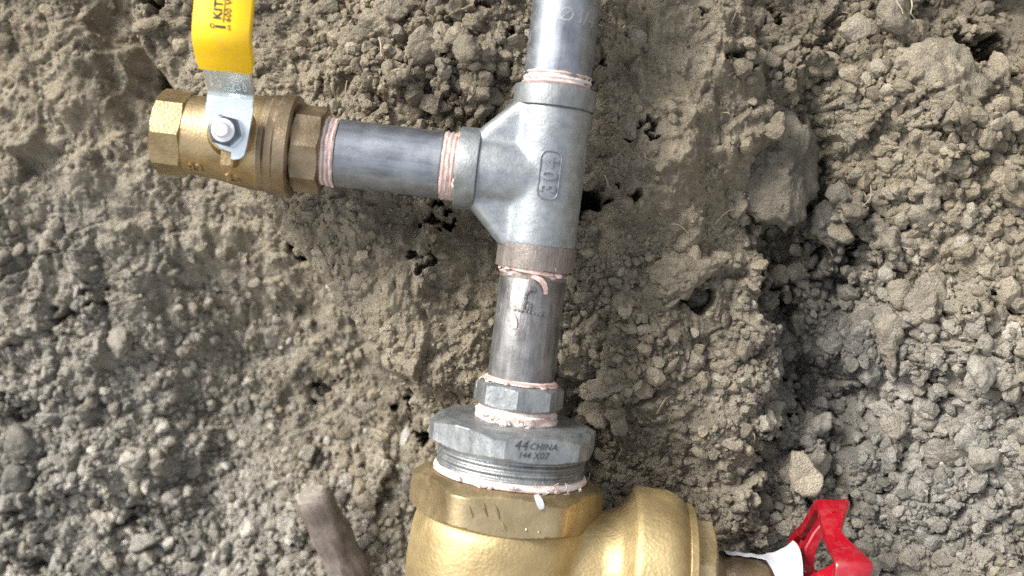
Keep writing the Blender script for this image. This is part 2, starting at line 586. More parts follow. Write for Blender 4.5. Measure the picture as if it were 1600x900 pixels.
def _phi(r2):
    return np.where(r2 > 1e-9, 0.5 * r2 * np.log(r2 + 1e-12), 0.0)


_n = len(_cz)
_K = _phi(((_cx[:, None] - _cx[None]) ** 2).sum(2)) + 0.02 * np.eye(_n)
_A = np.zeros((_n + 3, _n + 3))
_A[:_n, :_n] = _K
_A[:_n, _n] = 1; _A[:_n, _n + 1:] = _cx
_A[_n, :_n] = 1; _A[_n + 1:, :_n] = _cx.T
_S = np.linalg.solve(_A, np.concatenate([_cz, [0, 0, 0]]))


def base_z(x, y):
    xs, ys = np.clip(x, -.46, .36) / 0.1, np.clip(y, -.27, .24) / 0.1
    z = _S[_n] + _S[_n + 1] * xs + _S[_n + 2] * ys
    for i in range(_n):
        z = z + _S[i] * _phi((xs - _cx[i, 0]) ** 2 + (ys - _cx[i, 1]) ** 2)
    return z


EDGE2 = [(1150, -40), (1185, 60), (1200, 150), (1192, 240), (1178, 320), (1192, 400), (1206, 470), (1232, 560), (1214, 650), (1196, 730), (1190, 800)]
COMPACT = [(1060, 190, 110, 190, 1.0), (630, 460, 90, 130, .9), (1010, 640, 60, 60, .6), (120, 170, 120, 130, .9), (430, 480, 80, 90, .7), (1210, 260, 50, 90, .6), (400, 330, 70, 60, .6), (1290, 560, 50, 90, .6), (1560, 50, 60, 50, .9), (250, 330, 80, 60, .5), (330, 430, 120, 110, .7), (490, 620, 80, 110, .6)]
EDGE = [(185, -60), (215, 0), (238, 110), (330, 215), (400, 300), (430, 345), (468, 392), (560, 500), (640, 600), (690, 700), (700, 800), (690, 960)]
_edge = np.array([list(at(px, py, -.13))[:2] for px, py in EDGE])
_edge2 = np.array([list(at(px, py, -.05))[:2] for px, py in EDGE2])


def edge_dist(x, y, _edge=_edge):
    """signed distance to the broken lip of the near soil: negative on the hollow side"""
    best = np.full_like(x, 9.0); sgn = np.ones_like(x)
    for a, b in zip(_edge[:-1], _edge[1:]):
        d = b - a
        L2 = (d ** 2).sum()
        t = np.clip(((x - a[0]) * d[0] + (y - a[1]) * d[1]) / L2, 0, 1)
        dx, dy = x - a[0] - t * d[0], y - a[1] - t * d[1]
        r = np.sqrt(dx * dx + dy * dy)
        s = np.sign(d[0] * (y - a[1]) - d[1] * (x - a[0]))
        m = r < best
        best = np.where(m, r, best); sgn = np.where(m, s, sgn)
    return best * sgn


def blobs(px, py, lst):
    s = np.zeros_like(px)
    for (cx, cy, rx, ry, a) in lst:
        s = s + a * np.exp(-((px - cx) / rx) ** 2 - ((py - cy) / ry) ** 2)
    return s


RUBBLE = [(690, 110, 130, 110, 1.1), (1430, 330, 200, 240, 0.9), (1480, 620, 170, 160, 0.8), (1420, 60, 130, 90, 0.6), (1320, 520, 90, 140, 0.4), (960, 620, 70, 60, 0.5),
          (60, 800, 170, 220, 0.75), (30, 480, 120, 160, 0.45), (500, 860, 120, 80, 0.4), (560, 40, 90, 60, 0.7)]
GRAIN = [(960, 440, 80, 90, 1.0), (1180, 640, 120, 140, 0.8), (1080, 820, 140, 90, 0.8), (300, 650, 240, 200, .6), (1500, 800, 160, 140, 0.7), (150, 820, 200, 140, 0.9), (250, 350, 160, 110, 0.5)]
WET_SHADE = [(1290, 500, 70, 120, 0.85), (1310, 590, 60, 70, 0.5), (1240, 235, 55, 60, 0.35), (1370, 800, 70, 110, 0.55), (1330, 700, 80, 60, 0.35), (1290, 340, 60, 50, 0.5),
       (925, 300, 40, 40, 0.5), (20, 720, 50, 60, 0.2), (1430, 15, 60, 30, 0.5)]  # hollow beside the tee and top-right gap: shade painted in through the wet tone
GREY = [(60, 780, 260, 260, 1.0), (300, 880, 320, 170, 0.8), (1400, 780, 260, 240, 0.75), (1330, 520, 140, 160, 0.6), (100, 380, 220, 160, 0.5), (1560, 700, 120, 160, 0.4), (330, 560, 200, 160, 0.35)]
# dark gaps between the clods: place, half sizes, turn (degrees), depth
GAPS = [(1197, 425, 8, 26, 8, .030), (1232, 455, 9, 24, -12, .035), (915, 312, 30, 20, 25, .045), (985, 306, 20, 9, 25, .02), (1085, 462, 24, 19, 10, .022),
        (1203, 690, 9, 28, -8, .03), (1545, 92, 22, 62, -52, .065), (1585, 128, 10, 24, -48, .03), (1412, 18, 26, 22, 10, .04), (1222, 14, 9, 14, 0, .02),
        (937, 112, 7, 6, 0, .01), (583, 18, 7, 22, -14, .035), (745, 8, 9, 22, 0, .02), (700, 348, 12, 16, 20, .025), (672, 335, 14, 10, 0, .02), (668, 415, 7, 20, 10, .012),
        (228, 98, 9, 20, -25, .045), (268, 20, 12, 26, -10, .04), (442, 372, 9, 38, -38, .03), (632, 640, 14, 20, 0, .03), (655, 690, 16, 12, 0, .03),
        (1452, 560, 18, 12, -30, .018), (1265, 778, 22, 9, 0, .022), (1378, 772, 10, 14, 0, .02), (1480, 505, 12, 14, 0, .02), (1575, 465, 24, 8, 15, .02),
        (1020, 585, 8, 9, 0, .012), (925, 612, 22, 4, 8, .012), (1345, 385, 5, 20, -5, .02), (780, 190, 22, 9, -25, .015), (1010, 205, 22, 6, 10, .012),
        (1150, 95, 16, 5, 20, .012), (1095, 20, 12, 5, -30, .010), (1285, 395, 8, 30, 20, .02), (1188, 238, 3, 30, 0, .0), (15, 640, 8, 20, 0, .03), (8, 560, 8, 14, 0, .03),
        (100, 500, 18, 10, 20, .015), (150, 470, 16, 10, 0, .015), (60, 880, 24, 14, 0, .02), (200, 815, 14, 12, 0, .015), (505, 605, 18, 9, -30, .014), (470, 270, 10, 8, 0, .008),
        (640, 70, 22, 7, -15, .018), (590, 82, 16, 6, -10, .016), (800, 60, 8, 20, 10, .018), (1330, 800, 20, 12, 0, .012), (1255, 620, 6, 26, -20, .016), (1290, 300, 20, 40, 10, .022), (1265, 215, 26, 10, -20, .012)]


def bank_height(x, y, full=False):
    zb = base_z(x, y)
    k = FPX / (DIST - zb)
    px, py = 800 + x * k, 450 - y * k
    wx = x + 0.006 * fbm2(x / .035, y / .035, 3, 71)
    wy = y + 0.006 * fbm2(x / .035, y / .035, 3, 72)
    ed = edge_dist(wx, wy)
    inner = sstep(0.55, 0.40, np.abs(x)) * sstep(0.42, 0.30, np.abs(y))
    z = zb + 0.050 * sstep(0.0, 0.007, ed) * sstep(0.10, 0.01, ed) * inner - 0.038 * sstep(0.0, -0.005, ed) * sstep(-0.06, -0.006, ed) * inner
    e2 = -edge_dist(x + .020 * fbm2(x / .03, y / .03, 4, 171, .6), y + .020 * fbm2(x / .03, y / .03, 4, 172, .6), _edge2)
    e2n = .35 + .9 * sstep(-.2, .3, fbm2(x / .05, y / .05, 2, 173))
    z = z + e2n * .012 * sstep(-.004, .006, e2) * sstep(.07, .01, e2) - e2n * .026 * sstep(.002, -.007, e2) * sstep(-.085, -.02, e2)
    z = z - .022 * np.exp(-((ed + .004) / .004) ** 2) * inner * sstep(-.1, .35, fbm2(x / .05, y / .05, 2, 77) + .15)
    com = np.clip(blobs(px, py, COMPACT), 0, 1)
    rub = np.clip(blobs(px, py, RUBBLE) * (1 - .5 * com), 0, 1.1)
    gra = np.clip(blobs(px, py, GRAIN), 0, 1.0)
    n = fbm2(x / .09, y / .09, 4, 3)
    z = z + 0.022 * n + 0.020 * np.abs(fbm2(wx / .034, wy / .034, 4, 9)) * (1 - 0.5 * gra) - 0.012 * np.abs(fbm2(wx / .06 + 4, wy / .06, 3, 12))
    # broken ledges of compact soil
    f1, f2, r1, r2, r3, dx, dy = worley(wx / .048 + 0.25 * n, wy / .048, 21)
    crev = sstep(0.0, 0.14, f2 - f1)
    z = z + (0.6 + 0.5 * np.clip(rub, 0, 1)) * (.016 * (r1 - 0.5) + 0.030 * ((r2 - .5) * dx + (r3 - .5) * dy)) * (0.3 + 0.7 * crev) - .006 * (1 - crev) * (0.3 + 0.7 * np.clip(rub, 0, 1))
    for (sc, amp, seed, cw, tilt, wr, w0, dk) in ((.023, .0115, 33, .10, 1.5, 1.0, .14, .10), (.0115, .0064, 34, .13, 1.4, .9, .20, .14), (.0058, .0034, 35, .20, 1.3, .6, .48, .12), (.0031, .0019, 36, .24, 1.0, .35, .70, .2)):
        q = sc * 0.26
        ux = x + q * fbm2(x / (sc * 1.3), y / (sc * 1.3), 2, seed + 50)
        uy = y + q * fbm2(x / (sc * 1.3), y / (sc * 1.3), 2, seed + 60)
        f1, f2, r1, r2, r3, dx, dy = worley(ux / sc, uy / sc, seed)
        crev = sstep(0.0, cw, f2 - f1)
        dome = np.sqrt(np.clip(1 - (f1 / 0.85) ** 2, 0, 1))
        h = (0.62 * (r1 - .4) + dk * dome + tilt * ((r2 - .5) * dx + (r3 - .5) * dy)) * crev - 0.42 * (1 - crev)
        patch = (1 - (.75 if sc > .005 else .45) * com) * (0.3 + 1.25 * sstep(-.25, .35, fbm2(x / .05 + 3.1, y / .05, 2, seed + 90)))
        if sc < .007:
            wgt = w0 + wr * np.maximum(gra, rub * .7)
        else:
            wgt = w0 + wr * rub
        z = z + amp * wgt * patch * h
    z = z + com * (.0035 * fbm2(wx / .007, wy / .030, 4, 45, .6) + .003 * fbm2(wx / .016, wy / .016, 4, 46, .6))
    z = z + .0011 * fbm2(x / .004, y / .004, 4, 41, .6) + .0018 * fbm2(x / .013, y / .013, 3, 43)
    gx, gy = px + 42 * fbm2(x / .011, y / .011, 3, 81), py + 42 * fbm2(x / .011, y / .011, 3, 82)
    for (cx, cy, rx, ry, ang, dep) in GAPS:
        c, s = math.cos(R_(ang)), math.sin(R_(ang))
        dx, dy = gx - cx, gy - cy
        a, b = (c * dx + s * dy) / rx, (-s * dx + c * dy) / ry
        r = a * a + b * b
        z = z - dep * 1.1 * sstep(1.5, 0.45, r)
    # beyond the picture the soil closes over both ends of the pipe run
    # unseen soil rise added at right to block sky and darken the pipes' right sides
    z = z + 0.55 * sstep(.40, .95, x)
    z = z + 0.11 * np.exp(-((x - .05) / .22) ** 2) * sstep(.22, .36, y) + .12 * np.exp(-((x + .02) / .22) ** 2) * sstep(-.27, -.40, y)
    if not full:
        return z
    wet = np.clip(blobs(gx, gy, WET_SHADE), 0, 1) * (1.0 + 0.9 * fbm2(x / .03, y / .03, 3, 55))
    wet = wet + .40 * sstep(.12, .42, fbm2(x / .055 + 7, y / .055, 4, 56))
    grey = np.clip(blobs(px, py, GREY), 0, 1) + 0.25 * fbm2(x / .04, y / .04, 3, 57)
    val = 1.0 + 0.24 * fbm2(x / .06, y / .06, 4, 58) + 0.14 * fbm2(x / .008, y / .008, 3, 59)
    return z, np.clip(grey, 0, 1), np.clip(wet, 0, 1), val


def spread(lo, hi, parts):
    """sample positions: parts = [(a, b, step)], then ever wider steps out to lo and hi"""
    xs = []
    for a, b, st in parts:
        xs += list(np.arange(a, b, st))
    xs.append(parts[-1][1])
    st = parts[0][2]; p = parts[0][0]; left = []
    while p > lo:
        st *= 1.12; p -= st; left.append(max(p, lo))
    st = parts[-1][2]; p = parts[-1][1]; right = []
    while p < hi:
        st *= 1.12; p += st; right.append(min(p, hi))
    return np.array(left[::-1] + xs + right)


def set_attrs(me, grey, wet, val):
    for nm, arr in (('grey', grey), ('wet', wet), ('val', val)):
        a = me.attributes.new(nm, 'FLOAT', 'POINT')
        a.data.foreach_set('value', np.ascontiguousarray(arr, dtype=np.float32))


def np_mesh(name, V, F, smooth=True):
    """V (n,3); F (m,k) with the same k everywhere"""
    me = bpy.data.meshes.new(name)
    me.vertices.add(len(V)); me.vertices.foreach_set('co', np.ascontiguousarray(V, dtype=np.float32).ravel())
    k = F.shape[1]
    me.loops.add(F.size); me.loops.foreach_set('vertex_index', np.ascontiguousarray(F, dtype=np.int32).ravel())
    me.polygons.add(len(F)); me.polygons.foreach_set('loop_start', np.arange(0, F.size, k, dtype=np.int32))
    me.polygons.foreach_set('use_smooth', np.full(len(F), smooth))
    me.update(calc_edges=True)
    return me


gxs = spread(-60, 60, [(-.44, -.12, .0012), (-.12, .31, .00066)])
gys = spread(-60, 60, [(-.25, .21, .00073)])
GX, GY = np.meshgrid(gxs, gys)
nx, ny = len(gxs), len(gys)
X, Y = GX.ravel(), GY.ravel()
Z, grey, wet, val = bank_height(X, Y, True)
far = np.clip(np.maximum(np.abs(X) - .6, np.abs(Y) - .5) / 2, 0, 1)
Z = Z * (1 - far) + (.5 * (X > 0) - .12) * far
V = np.stack([X, Y, Z], 1) @ np.array(W.to_3x3()).T          # into world axes
V[:, 2] = np.clip(V[:, 2], -0.95, 0.95)                       # the bank runs out into level ground below and above
ii = (np.arange(ny - 1)[:, None] * nx + np.arange(nx - 1)[None]).ravel()
F = np.stack([ii, ii + 1, ii + nx + 1, ii + nx], 1)
me = np_mesh('soil_bank', V @ np.array(W.to_3x3()), F)        # stored in the bank's own frame
set_attrs(me, grey, wet, val)
bank = mesh_obj('soil_bank', me, M['soil'], None, W)
tag(bank, 'excavated bank of dry crumbly tan soil behind the pipes', None, None, 'structure')


# ------------------------------------------------------------------ clods, stones, crumbs
def ico(sub):
    bm = bmesh.new()
    bmesh.ops.create_icosphere(bm, subdivisions=sub, radius=1.0)
    v = np.array([p.co[:] for p in bm.verts]); bm.verts.index_update()
    f = np.array([[q.index for q in p.verts] for p in bm.faces])
    bm.free()
    return v, f


ICO = {k: ico(k) for k in (1, 2, 3, 4, 5)}


def rock(seed, sub, cuts=9, rough=0.12, soft=0.10, freq=1.7, planes=None):
    """a broken lump: a ball cut by random planes, then weathered"""
    rs = np.random.RandomState(seed)
    v, f = ICO[sub]
    n = rs.normal(size=(cuts, 3)); n /= np.linalg.norm(n, axis=1)[:, None]
    d = rs.uniform(0.45, 0.86, cuts)
    if planes:
        pn = np.array([q[:3] for q in planes], float); pn /= np.linalg.norm(pn, axis=1)[:, None]
        n = np.concatenate([pn, n]); d = np.concatenate([[q[3] for q in planes], np.maximum(d, .82)])
    dots = v @ n.T
    r = np.where(dots > 0.05, d[None] / np.maximum(dots, 0.05), 9)
    r = np.minimum(np.sort(r, 1)[:, 0], 1.05)
    r = np.where(r < 1.05, r, 1.05)
    r = (1 - soft) * r + soft * 0.85
    p = v * r[:, None]
    p = p * (1 + rough * fbm3(v * freq + seed, 4, seed)[:, None])
    if sub >= 4:
        p = p * (1 + 0.07 * fbm3(v * 7 + seed, 4, seed + 9)[:, None])
    return p, f


def rot_mats(rs, n):
    q = rs.normal(size=(n, 4)); q /= np.linalg.norm(q, axis=1)[:, None]
    w, x, y, z = q.T
    return np.stack([np.stack([1 - 2 * (y * y + z * z), 2 * (x * y - z * w), 2 * (x * z + y * w)], 1),
                     np.stack([2 * (x * y + z * w), 1 - 2 * (x * x + z * z), 2 * (y * z - x * w)], 1),
                     np.stack([2 * (x * z - y * w), 2 * (y * z + x * w), 1 - 2 * (x * x + y * y)], 1)], 1)


def scatter(rs, n, lo, hi, dens):
    """n places on the bank, thicker where dens(px, py) is high; sizes run from lo to hi with few large ones"""
    out = []
    while len(out) < n:
        x = rs.uniform(-.42, .30, 4000); y = rs.uniform(-.24, .21, 4000)
        zb = base_z(x, y); k = FPX / (DIST - zb)
        px, py = 800 + x * k, 450 - y * k
        keep = (rs.uniform(0, 1, 4000) < np.clip(dens(px, py), 0, 1)) & (px > -60) & (px < 1660) & (py > -60) & (py < 960)
        out += list(zip(x[keep], y[keep], px[keep], py[keep]))
    a = np.array(out[:n])
    u = rs.uniform(0, 1, n)
    size = lo * (hi / lo) ** (u ** 2.2)
    return a[:, 0], a[:, 1], a[:, 2], a[:, 3], size


rs = np.random.RandomState(11)
CLOD_D = lambda px, py: np.where(px > 380, 0.01 + 0.95 * np.clip(blobs(px, py, RUBBLE), 0, 1) + 0.25 * blobs(px, py, GRAIN), 0.05)
CRUMB_D = lambda px, py: np.where(px > 300, 0.10 + (0.6 * np.clip(blobs(px, py, RUBBLE), 0, 1) + 0.8 * np.clip(blobs(px, py, GRAIN), 0, 1)) * (1 - .6 * np.clip(blobs(px, py, COMPACT), 0, 1)), 0.08)
GRAVEL_D = lambda px, py: np.clip(sstep(560, 330, px + 0 * py) * sstep(330, 640, py) * 0.22 + blobs(px, py, [(80, 820, 240, 200, .8), (350, 830, 240, 120, .8), (560, 880, 90, 60, .5)]), 0, 1) * (px < 700)

CL_MESH = []
for i in range(14):
    p, f = rock(100 + i, 4, 8, 0.12, 0.0, 2.2)
    CL_MESH.append(np_mesh('clod_%d' % i, p, f)); CL_MESH[-1].name = 'clod'
    CL_MESH[-1].materials.append(M['clod'])
PB_MESH = []
for i in range(10):
    p, f = rock(200 + i, 4, 8, 0.10, 0.06)
    PB_MESH.append(np_mesh('pebble_%d' % i, p, f)); PB_MESH[-1].name = 'pebble'
    PB_MESH[-1].materials.append(M['clod'])


def put(name, me, loc, rot, size, squash, g, w, v, parent):
    o = bpy.data.objects.new(name, me)
    C.objects.link(o)
    o.parent = parent
    o.location = loc
    o.rotation_euler = rot
    o.scale = (size * squash[0], size * squash[1], size * squash[2])
    o['grey'], o['wet'], o['val'] = float(g), float(w), float(v)
    return o


def scatter_objs(name, meshes, n, lo, hi, dens, sink, gfun, sq):
    x, y, px, py, size = scatter(rs, n, lo, hi, dens)
    z = bank_height(x, y)
    for i in range(n):
        s = size[i] / 2
        g, w, v = gfun(px[i], py[i])
        put(name, meshes[rs.randint(len(meshes))], (x[i], y[i], z[i] + s * sink), rs.uniform(0, 6.28, 3), s,
            rs.uniform(sq[0], sq[1], 3), g, w, v, bank)


def soil_tone(px, py):
    p, q = np.array([px]), np.array([py])
    return (np.clip(blobs(p, q, GREY)[0] + rs.normal(0, .12), 0, 1), np.clip(blobs(p, q, WET_SHADE)[0] * .8, 0, 1), 1.04 + rs.normal(0, .13))


def stone_tone(px, py):
    k = rs.uniform()
    return (rs.uniform(.5, 1.0), 0.5 if k < .16 else 0.0, rs.uniform(.85, 1.3) if k < .78 else rs.uniform(1.4, 2.0))


scatter_objs('clod', CL_MESH, 300, .0075, .021, CLOD_D, 0.05, soil_tone, (.65, 1.3))
scatter_objs('pebble', PB_MESH, 300, .007, .018, GRAVEL_D, 0.05, stone_tone, (.6, 1.1))


def crumb_stuff(name, n, lo, hi, dens, sink, tone, seed, cuts, soft, label, sub=2):
    rr = np.random.RandomState(seed)
    x, y, px, py, size = scatter(rr, n, lo, hi, dens)
    z = bank_height(x, y)
    var = [rock(300 + seed * 10 + i, sub, cuts, .12, soft) for i in range(12)]
    f0 = var[0][1]
    pick = rr.randint(0, 12, n)
    P = np.stack([v[0] for v in var])[pick]                       # n, 42, 3
    P = P * rr.uniform(.6, 1.3, (n, 1, 3))
    P = np.einsum('nij,nvj->nvi', rot_mats(rr, n), P) * (size / 2)[:, None, None]
    P = P + np.stack([x, y, z + size * 0.5 * sink], 1)[:, None]
    nv = P.shape[1]
    Fs = (f0[None] + (np.arange(n) * nv)[:, None, None]).reshape(-1, 3)
    me = np_mesh(name, P.reshape(-1, 3), Fs, False)
    g, w, v = tone(rr, px, py)
    set_attrs(me, np.repeat(g, nv), np.repeat(w, nv), np.repeat(v, nv))
    o = mesh_obj(name, me, M['soil'], bank)
    o['kind'] = 'stuff'
    o['label'] = label
    return o


def t_soil(rr, px, py):
    return np.clip(blobs(px, py, GREY) + rr.normal(0, .15, len(px)), 0, 1), np.clip(blobs(px, py, WET_SHADE) * .8, 0, 1), np.clip(1.05 + rr.normal(0, .15, len(px)), .6, 1.6)


def t_stone(rr, px, py):
    k = rr.uniform(0, 1, len(px))
    return rr.uniform(.6, 1, len(px)), np.where(k < .14, .5, 0.), np.where(k > .84, rr.uniform(1.4, 1.9, len(px)), rr.uniform(.85, 1.35, len(px)))


crumb_stuff('rubble', 2400, .0055, .013, CLOD_D, 0.15, t_soil, 8, 7, .02, 'broken angular bits of soil in the rubble of the bank')
crumb_stuff('crumbs', 4600, .0022, .0085, CRUMB_D, 0.25, t_soil, 5, 7, .02, 'loose crumbs of tan soil lying on the bank')
crumb_stuff('gravel', 2900, .0030, .0105, GRAVEL_D, 0.2, t_stone, 6, 7, .06, 'small grey gravel spread over the hollow at lower left')
GRIT_D = lambda px, py: np.where(px > 330, .45 - .3 * np.clip(blobs(px, py, COMPACT), 0, 1) + .4 * np.clip(blobs(px, py, GRAIN), 0, 1), .3)
crumb_stuff('grit', 14000, .0011, .0034, GRIT_D, 0.3, t_soil, 7, 8, .05, 'fine grit and soil grains sprinkled over the bank', 1)

_f = MB()
_rr = random.Random(5)
_fx, _fy, _px, _py, _ = scatter(np.random.RandomState(44), 46, 1, 2, lambda px, py: np.where(px > 380, .5, .15))
_fz = bank_height(_fx, _fy)
for _x, _y, _z in zip(_fx, _fy, _fz):
    _a, _l = _rr.uniform(0, 6.28), _rr.uniform(.005, .016)
    _p = [Vector((_x + math.cos(_a + .5 * k / 6) * _l * (k / 6 - .5) + _rr.uniform(-.0004, .0004), _y + math.sin(_a + .7 * k / 6) * _l * (k / 6 - .5), _z + .0015 + .004 * math.sin(k / 6 * 3.1) * _rr.uniform(.4, 1))) for k in range(7)]
    _f.tube(_p, _rr.uniform(.0002, .0004), 5)
_o = _f.build('fibres', M['root'], bank, True, 60)
_o['kind'] = 'stuff'
_o['label'] = 'scattered dry root fibres and straw bits on the bank'


# ------------------------------------------------------------------ the clods and stones that stand out
# name, place, depth above bare soil, half sizes (photo px), turn, grey, wet, val, seed, cuts, soft, label, category
BIG = [
    ('soil_block', 1228, 262, -.060, 58, 84, 6, .25, .40, .88, 1, 9, .0, 'large upright soil block with a dark hollow below it, well right of the tee', 'soil block'),
    ('soil_block', 1462, 150, -.046, 86, 78, -28, .15, 0, 1.16, 2, 9, .04, 'big pale soil block with a smooth cracked top near the upper right corner', 'soil block'),
    ('soil_block', 1560, 345, -.045, 62, 120, 8, .15, 0, 1.10, 3, 12, .05, 'tall lumpy pale soil mass at the right edge, middle height', 'soil block'),
    ('soil_clod', 1392, 535, -.050, 27, 46, 12, .35, 0, 1.05, 4, 6, .02, 'wedge-shaped clod pointing down, right of the dark damp patch', 'clod'),
    ('flat_stone', 1257, 740, -.060, 24, 34, 14, .25, 0, 1.55, 5, 5, .01, 'flat pale cream stone just above the red handwheel', 'stone'),
    ('flat_stone', 1335, 48, -.040, 24, 26, 30, .2, 0, 1.30, 6, 6, .02, 'pale angular stone near the top, left of the cracked pale block', 'stone'),
    ('soil_clod', 706, 52, -.045, 34, 56, -10, .1, 0, 1.05, 7, 8, .05, 'tall cone-shaped tan clod at the top, left of the riser pipe', 'clod'),
    ('soil_clod', 592, 48, -.055, 52, 34, 18, .1, 0, 1.0, 8, 10, .06, 'wide crumbly clod below the flat pale stone at the top', 'clod'),
    ('flat_stone', 616, 6, -.045, 25, 22, 0, .2, 0, 1.15, 9, 6, .02, 'smooth flat pale stone cut by the upper edge, above the wide clod', 'stone'),
    ('soil_clod', 757, 158, -.035, 38, 25, -14, .15, .15, .92, 10, 8, .04, 'dark squat clod tucked between the tee and the rubble above the branch', 'clod'),
    ('soil_clod', 684, 108, -.040, 34, 30, 0, .1, 0, 1.05, 11, 8, .04, 'angular clod in the rubble midway between yellow lever and riser, uppermost of two', 'clod'),
    ('soil_clod', 712, 130, -.040, 26, 24, 20, .1, 0, 1.02, 12, 7, .03, 'angular clod in the rubble just left of the dark squat clod', 'clod'),
    ('soil_clod', 795, 112, -.045, 30, 20, 30, .2, .35, .9, 13, 5, .02, 'dark wedge of soil touching the left side of the riser pipe', 'clod'),
    ('soil_clod', 1452, 468, -.042, 30, 38, -8, .3, 0, 1.05, 14, 9, .05, 'rounded tan clod above the wedge-shaped one at right', 'clod'),
    ('soil_clod', 1410, 460, -.055, 22, 22, 0, .3, 0, 1.08, 15, 9, .05, 'small pale clod beside the rounded tan clod at right', 'clod'),
    ('flat_clod', 962, 600, -.055, 46, 26, 14, .15, 0, 1.12, 16, 6, .02, 'smooth pale soil slab right of the small bushing', 'clod'),
    ('flat_clod', 930, 640, -.068, 22, 24, 8, .2, .1, 1.0, 17, 5, .01, 'squared soil piece under the smooth slab, beside the large bushing', 'clod'),
    ('flat_clod', 962, 655, -.062, 17, 38, 14, .15, 0, 1.08, 18, 6, .02, 'upright soil piece leaning beneath the smooth slab', 'clod'),
    ('dark_stone', 1086, 462, -.066, 20, 17, 20, .35, .6, .9, 19, 7, .12, 'dark smooth stone set in a hollow right of the scuffed nipple', 'stone'),
    ('flat_clod', 1286, 352, -.072, 26, 28, -20, .4, .6, .95, 20, 5, .01, 'flat dark damp slab below the large upright soil block', 'clod'),
    ('flat_clod', 1318, 312, -.062, 20, 22, 40, .35, .4, .95, 21, 4, .01, 'small dark wedge right of the large upright soil block', 'clod'),
    ('grey_stone', 30, 690, -.250, 24, 32, 10, .8, .15, .82, 22, 10, .45, 'largest grey stone in the hollow, against the left edge', 'stone'),
    ('grey_stone', 22, 745, -.255, 26, 26, 0, .9, .35, .85, 23, 8, .2, 'dark grey stone below the largest one at the left edge', 'stone'),
    ('soil_clod', 1455, 285, -.040, 20, 34, 6, .15, 0, 1.15, 24, 8, .05, 'narrow upright pale clod right of centre in the right-hand rubble', 'clod'),
    ('soil_clod', 1540, 530, -.035, 48, 40, -10, .25, 0, 1.05, 25, 11, .06, 'broad lumpy clod below the tall pale mass at right', 'clod'),
    ('soil_clod', 1395, 25, -.045, 28, 24, -20, .25, 0, 1.02, 26, 8, .04, 'rough clod on the rim of the black gap at the top right', 'clod'),
    ('grey_stone', 1535, 715, -.030, 26, 24, 15, .7, 0, 1.15, 27, 7, .1, 'pale rounded stone near the right edge, lower third', 'stone'),
    ('grey_stone', 1395, 665, -.055, 16, 20, 30, .4, 0, 1.3, 28, 6, .03, 'small pale split stone above and right of the handwheel', 'stone'),
    ('soil_clod', 640, 175, -.045, 34, 26, 10, .1, 0, 1.0, 29, 9, .06, 'low crumbly clod resting above the middle of the branch nipple', 'clod'),
    ('soil_clod', 1060, 430, -.048, 60, 34, 12, .1, 0, 1.02, 30, 10, .05, 'broad compact lump above the dark smooth stone', 'clod'),
]
PLANES = {1: [(-.6, .15, .8, .52), (.72, -.25, .6, .40), (.1, .9, .45, .75), (0, -.9, .4, .8)], 2: [(.1, .75, .65, .66), (-.4, -.3, .85, .62), (.5, -.45, .75, .66), (.9, .2, .3, .8)],
          4: [(.1, 0, 1, .5), (.75, -.45, .3, .5), (-.95, -.15, .2, .55)], 5: [(0, .1, 1, .4), (.8, .5, .1, .7), (-.8, .2, .1, .7)], 13: [(.1, .6, .8, .5), (.2, -.7, .7, .5)], 16: [(-.1, .3, 1, .45), (0, -.9, .3, .6)]}
for (nm, px, py, z, hx, hy, turn, g, w, v, seed, cuts, soft, label, cat) in BIG:
    c = at(px, py, z)
    k = (DIST - z) / FPX
    p, f = rock(500 + seed, 5 if hx > 36 else 4, cuts, .035 if 'stone' in nm else .10, soft, 2.2, PLANES.get(seed))
    q = 1.12
    zs = min(hx, hy) * (0.75 if 'flat' not in nm else 0.45)
    p = p * np.array([hx * k * q, hy * k * q, zs * k * q])
    fine = 1 if 'stone' not in nm else .2
    nrm = p / np.linalg.norm(p, axis=1)[:, None]
    p = p + nrm * (fine * (.0030 * fbm3(p / .014, 4, seed)[:, None] + .0016 * fbm3(p / .004, 3, seed + 3)[:, None]))
    me = np_mesh(nm, p, f)
    n = len(p)
    wv = np.clip(w + (.35 * fbm3(p / .02, 3, seed + 6) if 'stone' not in nm else 0), 0, 1)
    set_attrs(me, np.full(n, g), wv * np.ones(n), v * (1 + .15 * fbm3(p / .009, 3, seed + 7)))
    o = mesh_obj(nm, me, M['soil'], None, W @ Matrix.Translation(c) @ Matrix.Rotation(R_(turn), 4, 'Z') @ Matrix.Rotation(R_((seed * 37) % 25 - 12), 4, 'X'))
    tag(o, label, cat)

